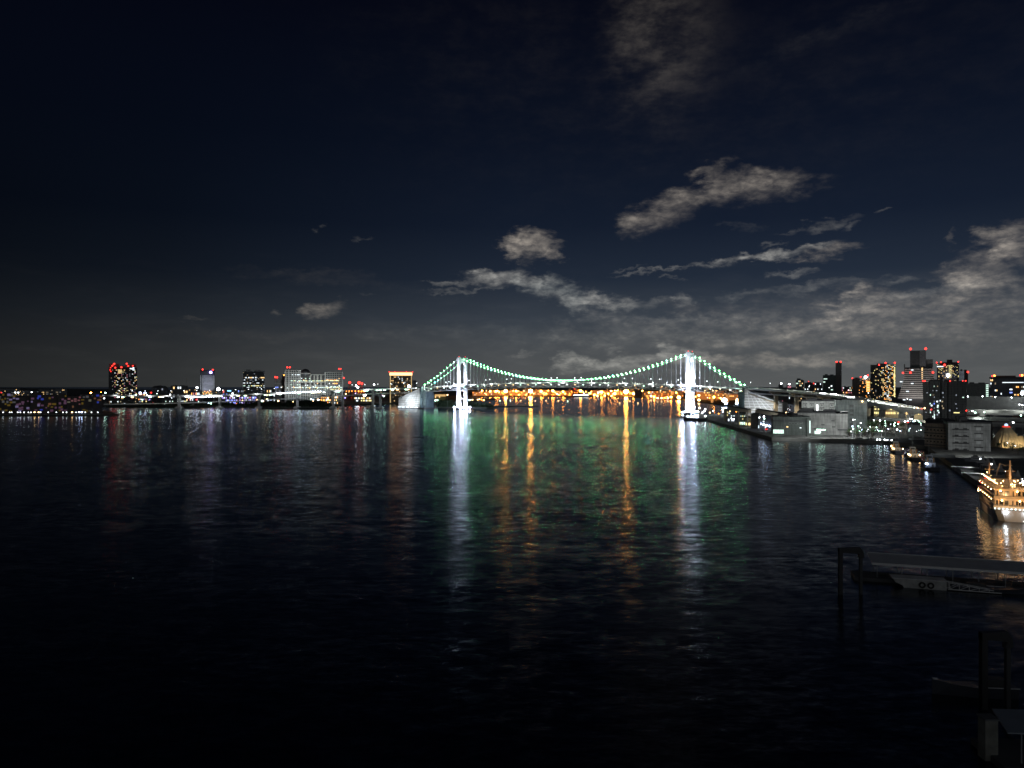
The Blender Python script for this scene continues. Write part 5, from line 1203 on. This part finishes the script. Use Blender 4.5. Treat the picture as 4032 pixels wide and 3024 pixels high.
for i,(px,py,l) in enumerate(((3868,1790,'grey peaked tent farthest along the quay'),(3890,1800,'second grey peaked tent from the warehouse end of the quay'),(3913,1808,'grey peaked tent behind the leaning ship davit'),(3938,1821,'grey peaked tent just before the tall ship mast'),(3981,1836,'grey peaked tent just beyond the tall ship mast'),(4008,1850,'large grey peaked tent above the red ship lamp'),(4036,1866,'grey peaked tent nearest the ship stern'))):
    Y=(HC-QZ-8.6)*F/(py-CY); p=P(px,py,Y); r=thing('peaked_tent',l,'tent',(p.x,p.y,QZ),R(-24),'peaked tents on the quay')
    ob('canvas',tcm,r)
    for x in (-3.7,3.7):
        for y in (-3.7,3.7): ob('pole',pm,r,(x,y,0))
g=G(3880,1778,QZ); b=shed_box('quay_office','low dark quay office beside the grey waterfront warehouse',3660,3760,1790,1802,8,dark_concrete,0,False); b.done()
cabin_boat(3835,1836,12,60,'pale workboat on the quay slip before the waterfront warehouse',hull_grey).location.z=QZ+.3

# ---- the lit excursion ship
ship=thing('excursion_ship','large excursion ship ablaze with warm deck lights moored along the quay','ship',(226.3,333.7,0),R(-24.3))
cream=mat('ship_cream',(.66,.52,.36),.5,.05); pane=mat('dark_pane',(.015,.02,.02),.2)
hull(MB(),[(-1.5,5.0,3.2,5.0),(0,7.2,5.5,4.8),(4,8,7,4.7),(38,8,7.4,4.9),(50,5.8,4.4,5.6),(58,2.4,1.4,6.6),(62,.4,.2,7.4)]).build('hull',hull_grey,ship)
m=MB()
for sx in (-1,1): 
    ps=[(sx*8.02,4,4.3),(sx*8.02,38,4.5),(sx*5.85,50,5.2),(sx*2.45,58,6.2)]
    for a,b_ in zip(ps,ps[1:]): m.beam(a,b_,.22,.5)
m.build('rubbing_strake',hull_dark,ship)
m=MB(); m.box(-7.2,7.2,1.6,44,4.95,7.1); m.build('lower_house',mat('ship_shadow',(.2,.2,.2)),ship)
def tier(z0,z1,y0,y1,hw,nwin,seed):
    rd=random.Random(seed)
    h=MB().box(-hw,hw,y0,y1,z0,z1).build('deckhouse',cream,ship)
    MB().box(-hw-.7,hw+.7,y0-1.5,y1+.6,z1+.01,z1+.26).build('deck_edge',cream,h)
    MB().box(-hw-.7,hw+.7,y0-1.55,y0-1.45,z0-.2,z0+.75).build('bulwark',cream,h)
    xs=[-hw+.9,-hw+2.6,-hw+4.6,-hw+7,-hw+9,-hw+11,-hw+13]
    ws=[.7,1.7,1.7,.6,1.7,1.7,.7]
    for x,w_ in zip(xs,ws):
        if x<hw-.5: MB().box(x-w_/2,x+w_/2,y0-.08,y0+.05,z0+(.9 if w_>1 else .5),z1-.75).build('window',pane,h)
    n=int((y1-y0)/2.6)
    for i in range(n):
        y=y0+1.6+i*2.6; MB().box(-hw-.06,-hw+.05,y-.8,y+.8,z0+1.0,z1-.8).build('window',pane,h)
    for i in range(9):
        x=-hw-.6+i*(2*hw+1.2)/8; MB().tube([(x,y0-1.4,z0+.7),(x,y0-1.4,z1)],.07,5).build('stanchion',cream,h)
    return h
tier(5.9,9.7,1.8,46,6.9,7,1); tier(10.2,14.0,2.8,42,6.6,7,2)
m=MB(); m.box(-6.6,6.6,.1,.3,5.15,5.55)
for i in range(9): m.tube([(-7+i*1.75,-.9+.0,4.9),(-7+i*1.75,-.9,6.0)],.06,5)
m.tube([(-7,-.9,6.0),(7,-.9,6.0)],.06,5); m.build('stern_rail',white_paint,ship)
lw=MB().sphere((0,0,0),.28,2).mesh('deck_lamp',emit('ship_lamp',(1,.46,.14),60)); lwc=MB().sphere((0,0,0),.2,2).mesh('rail_lamp',emit('ship_white',(.75,.98,1),9)); lst=MB().sphere((0,0,0),.55,2).mesh('floodlamp',emit('ship_flood',(.92,.97,1),45)); lsm=MB().sphere((0,0,0),.15,1).mesh('string_lamp',emit('ship_string',(1,.60,.26),40)); lrd=MB().sphere((0,0,0),.4,2).mesh('red_lamp',L_red)
for x,y,z in ((-4.8,1.0,13.4),(1.6,1.0,13.4),(6,1.0,13.4),(-4.4,.0,9.2),(2.4,.0,9.2),(6.4,.0,9.2)): ob('deck_lamp',lw,ship,(x,y,z))
for y in range(6,44,6): ob('deck_lamp',lsm,ship,(-7.6,y,9.0))
for y in range(8,42,8): ob('deck_lamp',lsm,ship,(-7.4,y,13.2))
for i in range(10): ob('rail_lamp',lwc,ship,(-7.1+i*1.58,-.2,5.45))
for i in range(7): ob('rail_lamp',lwc,ship,(-7.0,2+i*1.6,5.6))
for x,y,z in ((-3.2,-2.2,4.1),(4.6,-2.2,4.0)): ob('floodlamp',lst,ship,(x,y,z))
rd=random.Random(9)
for i in range(46): ob('string_lamp',lsm,ship,(rd.uniform(-6,6),rd.uniform(4,44),14.9+rd.uniform(0,2.6)))
for i in range(14): ob('string_lamp',lsm,ship,(-6.2,4+i*2.8,16.6))
for i in range(6): ob('red_lamp',lrd,ship,(rd.uniform(-6.5,-2),rd.uniform(34,48),rd.uniform(11,15)))
ob('red_lamp',lrd,ship,(5.2,3.4,18.6)); ob('floodlamp',lst,ship,(4.4,4.0,17.6)).scale=(.7,.7,.7)
for x,y,z in ((-5.5,55,7.6),(-2,59,8),(-6.6,50,7)): ob('string_lamp',lsm,ship,(x,y,z)).scale=(1.8,1.8,1.8)
def mast(x,y,z0,z1,r):
    m=MB(); m.tube([(x,y,z0),(x,y,z0+(z1-z0)*.7),(x,y,z1)],r,8,r*.45); m.beam((x-2,y,z0+(z1-z0)*.62),(x+2,y,z0+(z1-z0)*.62),.18); m.beam((x-1,y,z0+(z1-z0)*.84),(x+1,y,z0+(z1-z0)*.84),.14); m.sphere((x,y,z1+.1),.45,1); return m.build('mast',cream,ship)
mast(0,8,14.3,26.5,.62); mast(-3.6,38,14.3,22.5,.4); 
m=MB(); m.box(-5,5,18,32,14.3,17.0); m.box(-5.6,5.6,17,33,17.02,17.3); m.build('top_house',cream,ship)
m=MB(); m.tube([(2.2,24,17.3),(2.2,23.4,20.4)],1.5,12,1.3); m.build('funnel',mat('ship_funnel',(.55,.30,.14)),ship)
m=MB(); m.beam((-2.8,26,17),(-1.2,25,23.5),.5); m.beam((-1.2,25,23.5),(1.4,25,22.6),.35); m.build('davit',cream,ship)
m=MB()
for sx in (-1,1):
    for i in range(20):
        y=3+i*2; m.tube([(sx*6.9,y,14.3),(sx*6.9,y,15.4)],.05,4)
    m.tube([(sx*6.9,2,15.4),(sx*6.9,42,15.4)],.05,4)
for i in range(10): m.tube([(-6.9+i*1.53,1.6,14.3),(-6.9+i*1.53,1.6,15.4)],.05,4)
m.tube([(-6.9,1.6,15.4),(6.9,1.6,15.4)],.05,4); m.build('top_rail',cream,ship)
m=MB(); m.tube([(0,8,24),(-3.6,38,21.5)],.05,4); m.tube([(0,8,24),(5,3,17)],.05,4); m.build('rigging',steel,ship)
sx_=Matrix.Rotation(R(-24.3),4,'Z')
def sw(x,y,z): return Vector((226.3,333.7,0))+sx_@Vector((x,y,z))
spot(sw(0,4,14.8),sw(0,8,24),3600,50,(1,.5,.2)); spot(sw(-4.5,34,14.8),sw(-3.6,38,21),2400,50,(1,.5,.2))
spot(sw(0,-14,9),sw(0,2,9),7e3,100,(1,.6,.26)); spot(sw(-20,20,8),sw(-7,22,9),4e3,90,(1,.5,.2))  # unseen fill spots over the water, added to warm stern and side
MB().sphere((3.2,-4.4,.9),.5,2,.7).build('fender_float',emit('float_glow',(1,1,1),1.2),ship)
# small tender with pale canvas at the stern
r=thing('tender','small tender with crumpled pale canvas cover lying under the ship stern','boat',sw(8.2,-9,0),R(-20))
hull(MB(),[(-4.5,1.2,.9,1.3),(0,1.5,1.2,1.2),(5,.2,.1,1.8)]).build('hull',hull_dark,r)
m=MB(); rd=random.Random(4); g=[[(-1.3+i*.52,-4+j*1.0,1.5+.7*math.sin(i*1.05)+rd.uniform(-.25,.25)) for i in range(6)] for j in range(8)]
m.add([v for q in g for v in q],[(j*6+i,j*6+i+1,(j+1)*6+i+1,(j+1)*6+i) for j in range(7) for i in range(5)]); m.build('canvas_cover',mat('pale_canvas',(.6,.52,.44),.9),r)

# ================================================================== FLOATING LANDING STAGE NEAR THE VIEWER
def dolphin(px,yb,label,yt,span,rz=0,w=1.05):
    g=G(px,yb,0); h=HC-(yt-CY)/F*g.y
    r=thing('mooring_gantry',label,'gantry',g,R(rz))
    MB().box(-w/2,w/2,-w/2,w/2,-3,h).build('pile',black_metal,r)
    m=MB(); m.sideprism([(-w/2,h+.02),(span*.85,h+.3),(span,h-.9),(span+.2,h-2.8),(span-1.3,h-2.9),(span*.8,h-1.6),(-w/2,h-1.25)][::-1],-w*.55,w*.55); m.build('arm',black_metal,r)
    MB().box(span-1.0,span-.2,-.4,.4,-3,h-2.92).build('pile',dark_steel,r)
dolphin(3309,2340,'black steel mooring frame standing in the water by the covered landing stage',2158,6.6)
A=Vector((113.3,233,0)); Bq=Vector((190,209.2,0)); d=(Bq-A).normalized(); ang=math.atan2(d.y,d.x); L=(Bq-A).length
cv=thing('covered_landing_stage','long floating landing stage under a pale flat canopy on thin posts','landing stage',A,ang)
MB().box(-5,L,-1,8,-.8,1.1).build('pontoon',mat('pontoon_dark',(.06,.06,.065)),cv)
m=MB(); m.add([(0,-.5,5.6),(L,-.5,5.6),(L,8,6.9),(0,8,6.9),(0,-.5,5.85),(L,-.5,5.85),(L,8,7.15),(0,8,7.15)],[(0,3,2,1),(4,5,6,7),(0,1,5,4),(1,2,6,5),(2,3,7,6),(3,0,4,7)]); m.build('canopy_roof',mat('canopy_sheet',(.46,.47,.48),.5,.1,.3),cv)
MB().box(0,L,-.75,-.52,5.2,5.95).build('fascia',mat('canopy_fascia',(.6,.6,.6),.5,.1),cv)
MB().box(0,L,8.02,8.2,6.8,7.3).build('ridge_trim',mat('canopy_fascia',(.6,.6,.6),.5,.1),cv)
for i in range(9):
    x=1.6+i*7
    for y in (.2,7.2): MB().tube([(x,y,1.1),(x,y,5.6 if y<1 else 6.75)],.14,8).build('post',steel,cv)
m=MB()
for i in range(30): m.tube([(-4+i*2.5,-.8,1.1),(-4+i*2.5,-.8,2.1)],.04,4)
m.tube([(-4,-.8,2.1),(L,-.8,2.1)],.05,4); m.build('handrail',dark_steel,cv)
m=MB()
for i in range(14): m.cbox((4+i*4.6,4.6,1.45),2.2,.6,.7)
m.build('bench_row',dark_steel,cv)
# landing barge with gangway
g=G(3622,2318,0); lb=thing('landing_barge','pale steel landing barge with two tyre fenders on its flank','barge',g,ang)
m=MB(); m.sideprism([(-7.2,2.6),(-6.7,1.5),(-4.6,.6),(-4.2,-.8),(7.2,-.8),(7.2,2.6)][::-1],0,4.5); m.build('hull',mat('barge_paint',(.34,.34,.33),.6,.25,.6),lb)
MB().box(-7.6,7.4,-.12,4.6,2.62,2.8).build('deck_edge',mat('barge_edge',(.6,.6,.6)),lb)
for x in (.6,2.9):
    m=MB(); n=14; vs=[];fs=[]
    for i in range(n):
        a=2*math.pi*i/n
        for j in range(6):
            q=2*math.pi*j/6; rr=.72+.26*math.cos(q); vs.append((x+math.cos(a)*rr,-.28+.26*math.sin(q),1.2+math.sin(a)*rr))
    for i in range(n):
        for j in range(6): fs.append((i*6+j,((i+1)%n)*6+j,((i+1)%n)*6+(j+1)%6,i*6+(j+1)%6))
    m.add(vs,fs); m.build('tyre_fender',tyre,lb)
gw=thing('gangway','sloping pale truss gangway running down from the landing barge','gangway',g+Vector((math.cos(ang)*7.6,math.sin(ang)*7.6,0)),ang)
m=MB()
for y in (.2,1.8):
    m.beam((0,y,2.5),(12,y,.9),.16); m.beam((0,y,.4),(14,y,.35),.2)
    for i in range(5): m.beam((i*2.6+.4,y,.4),(i*2.6+.4,y,2.45-i*.34),.14)
    for i in range(4): m.beam((i*2.6+.4,y,.4),(i*2.6+3,y,2.1-i*.34),.12)
m.build('truss',mat('barge_edge',(.6,.6,.6)),gw); MB().box(0,14,.3,1.7,.1,.22).build('walkway',dark_steel,gw)
r=thing('moored_boat','low dark open boat with a pale gunwale moored beside the gangway','boat',g+Vector((math.cos(ang)*19,math.sin(ang)*19+3,0)),ang-R(90))
hull(MB(),[(-9,1.6,1.2,1.1),(0,2,1.6,1.0),(8,1.2,.8,1.3),(10,.2,.1,1.7)]).build('hull',hull_dark,r); MB().box(-2.05,-1.9,-9,6,1.05,1.25).build('gunwale',mat('barge_edge',(.6,.6,.6)),r); MB().box(-1,1,-5,0,1.05,2.3).build('cabin',dark_steel,r)
# nearest corner of the stage
dolphin(3872,2790,'black steel mooring frame rising beside the nearest canopy corner',2490,5.2,0,1.1)
g=G(3890,2985,0); r=thing('mooring_pile','squat grey square mooring pile at the corner of the nearest canopy','pile',g)
MB().box(-1.05,1.05,-1,1,-2,6.6).build('shaft',mat('pile_grey',(.17,.17,.15),.8,.3,.6),r); MB().box(-1.2,1.2,-1.15,1.15,6.62,6.9).build('cap',dark_concrete,r)
g=G(3925,2880,6); nc=thing('near_canopy','pale flat canopy roof on thin posts nearest the viewer','canopy',(79.5,118.6,0),R(-4))
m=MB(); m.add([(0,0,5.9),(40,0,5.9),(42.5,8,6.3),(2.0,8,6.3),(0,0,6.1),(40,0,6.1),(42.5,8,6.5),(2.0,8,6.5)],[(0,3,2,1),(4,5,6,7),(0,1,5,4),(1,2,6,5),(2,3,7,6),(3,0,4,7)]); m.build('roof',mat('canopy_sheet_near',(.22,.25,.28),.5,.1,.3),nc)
for x in (2.4,9,16): MB().tube([(x,.5,1),(x,.5,5.9)],.12,8).build('post',steel,nc)
MB().box(-1,40,-1,9,-.8,1).build('pontoon',mat('pontoon_dark',(.06,.06,.065)),nc)
g=G(3790,2738,0); r=thing('moored_boat','slim black boat with a pale bow tip lying beside the squat grey pile','boat',(g.x+3.0,g.y,0),R(84))
hull(MB(),[(-7,1.6,1.2,2.2),(0,1.8,1.4,2.0),(5,.9,.6,2.4),(8.6,.12,.08,3.0)]).build('hull',hull_dark,r); MB().box(-.35,.35,7.6,8.5,3.0,3.12).build('bow_tip',white_paint,r); MB().box(-1.1,1.1,-5,-1,2.1,3.6).build('cabin',dark_steel,r); MB().box(-1.86,-1.7,-7,0,2.2,2.35).build('gunwale',mat('barge_edge',(.6,.6,.6)),r)

# ================================================================== LIGHT OF THE STREET LAMPS, AND ADDED FILL SPOTS
for p0,p1 in zip(up,up[1:]):
    n=max(1,int((p1-p0).length/32))
    for i in range(n):
        c=p0+(p1-p0)*((i+.5)/n); glow(c+Vector((0,-4,9)),1.5e4,(.93,1,.95)); glow(c+Vector((0,-17,6)),6e3,(.93,1,.93))  # first is the road lamp, second is added outside to light the fascia
for px,py,Y in ((3000,1575,1370),(3100,1580,1290),(3180,1580,1240),(3260,1585,1190)): glow(P(px,py-10,Y-26),8e4,(1,.86,.62))
for px,py,Y in ((3430,1625,1035),(3500,1632,985),(3580,1638,935),(3640,1640,900)): glow(P(px,py,Y-22),1.5e4,(1,.95,.75))
for px,py,Y in ((3830,1640,855),(3910,1640,850),(3990,1645,840),(3900,1672,800),(4000,1676,790)): glow(P(px,py-6,Y-8),2.6e4,(.88,1,.93))
# unseen fill spots added off the quay to light the warehouse fronts
for px,yb,h,pw in ((2895,1668,9,5e3),(2945,1684,9,5e3),(3010,1700,9,5e3),(3070,1724,10,5e3),(3130,1726,12,7e3),(3215,1726,13,2.2e4),(3290,1726,13,2.2e4),(3370,1726,12,2.2e4),(3440,1722,10,1e4),(3700,1800,12,3e3),(3800,1800,12,9e3),(3870,1800,12,9e3)):
    g=G(px,yb,QZ); q=Vector((g.x,g.y,QZ)); u=Vector((g.x,g.y,0)).normalized(); spot(q-u*14+Vector((0,0,h+4)),q+u*16+Vector((0,0,h)),pw*2.4,120,(.95,1,.97))
for px,yb in ((3370,1702),(3420,1690),(3470,1700),(3520,1698),(3600,1694)):
    g=G(px,yb,QZ); glow((g.x,g.y,QZ+6),2.2e3,(.8,1,.85))
for px,py,Y in ((3560,1600,1640),(3640,1600,1640)): spot(P(px,py,Y),P(3615,1500,1700),9e4,80,(1,.95,.9))  # added fill for the terrace bands, no lamp stands there
spot(P(3195,1585,960),P(3225,1602,1014),6e4,110,(.95,1,.97)); spot(P(3265,1585,960),P(3260,1602,1014),5e4,110,(.95,1,.97)); spot(P(3345,1590,885),P(3352,1625,946),9e4,110,(.95,1,.98))  # more unseen fill, added for the white and teal warehouse walls
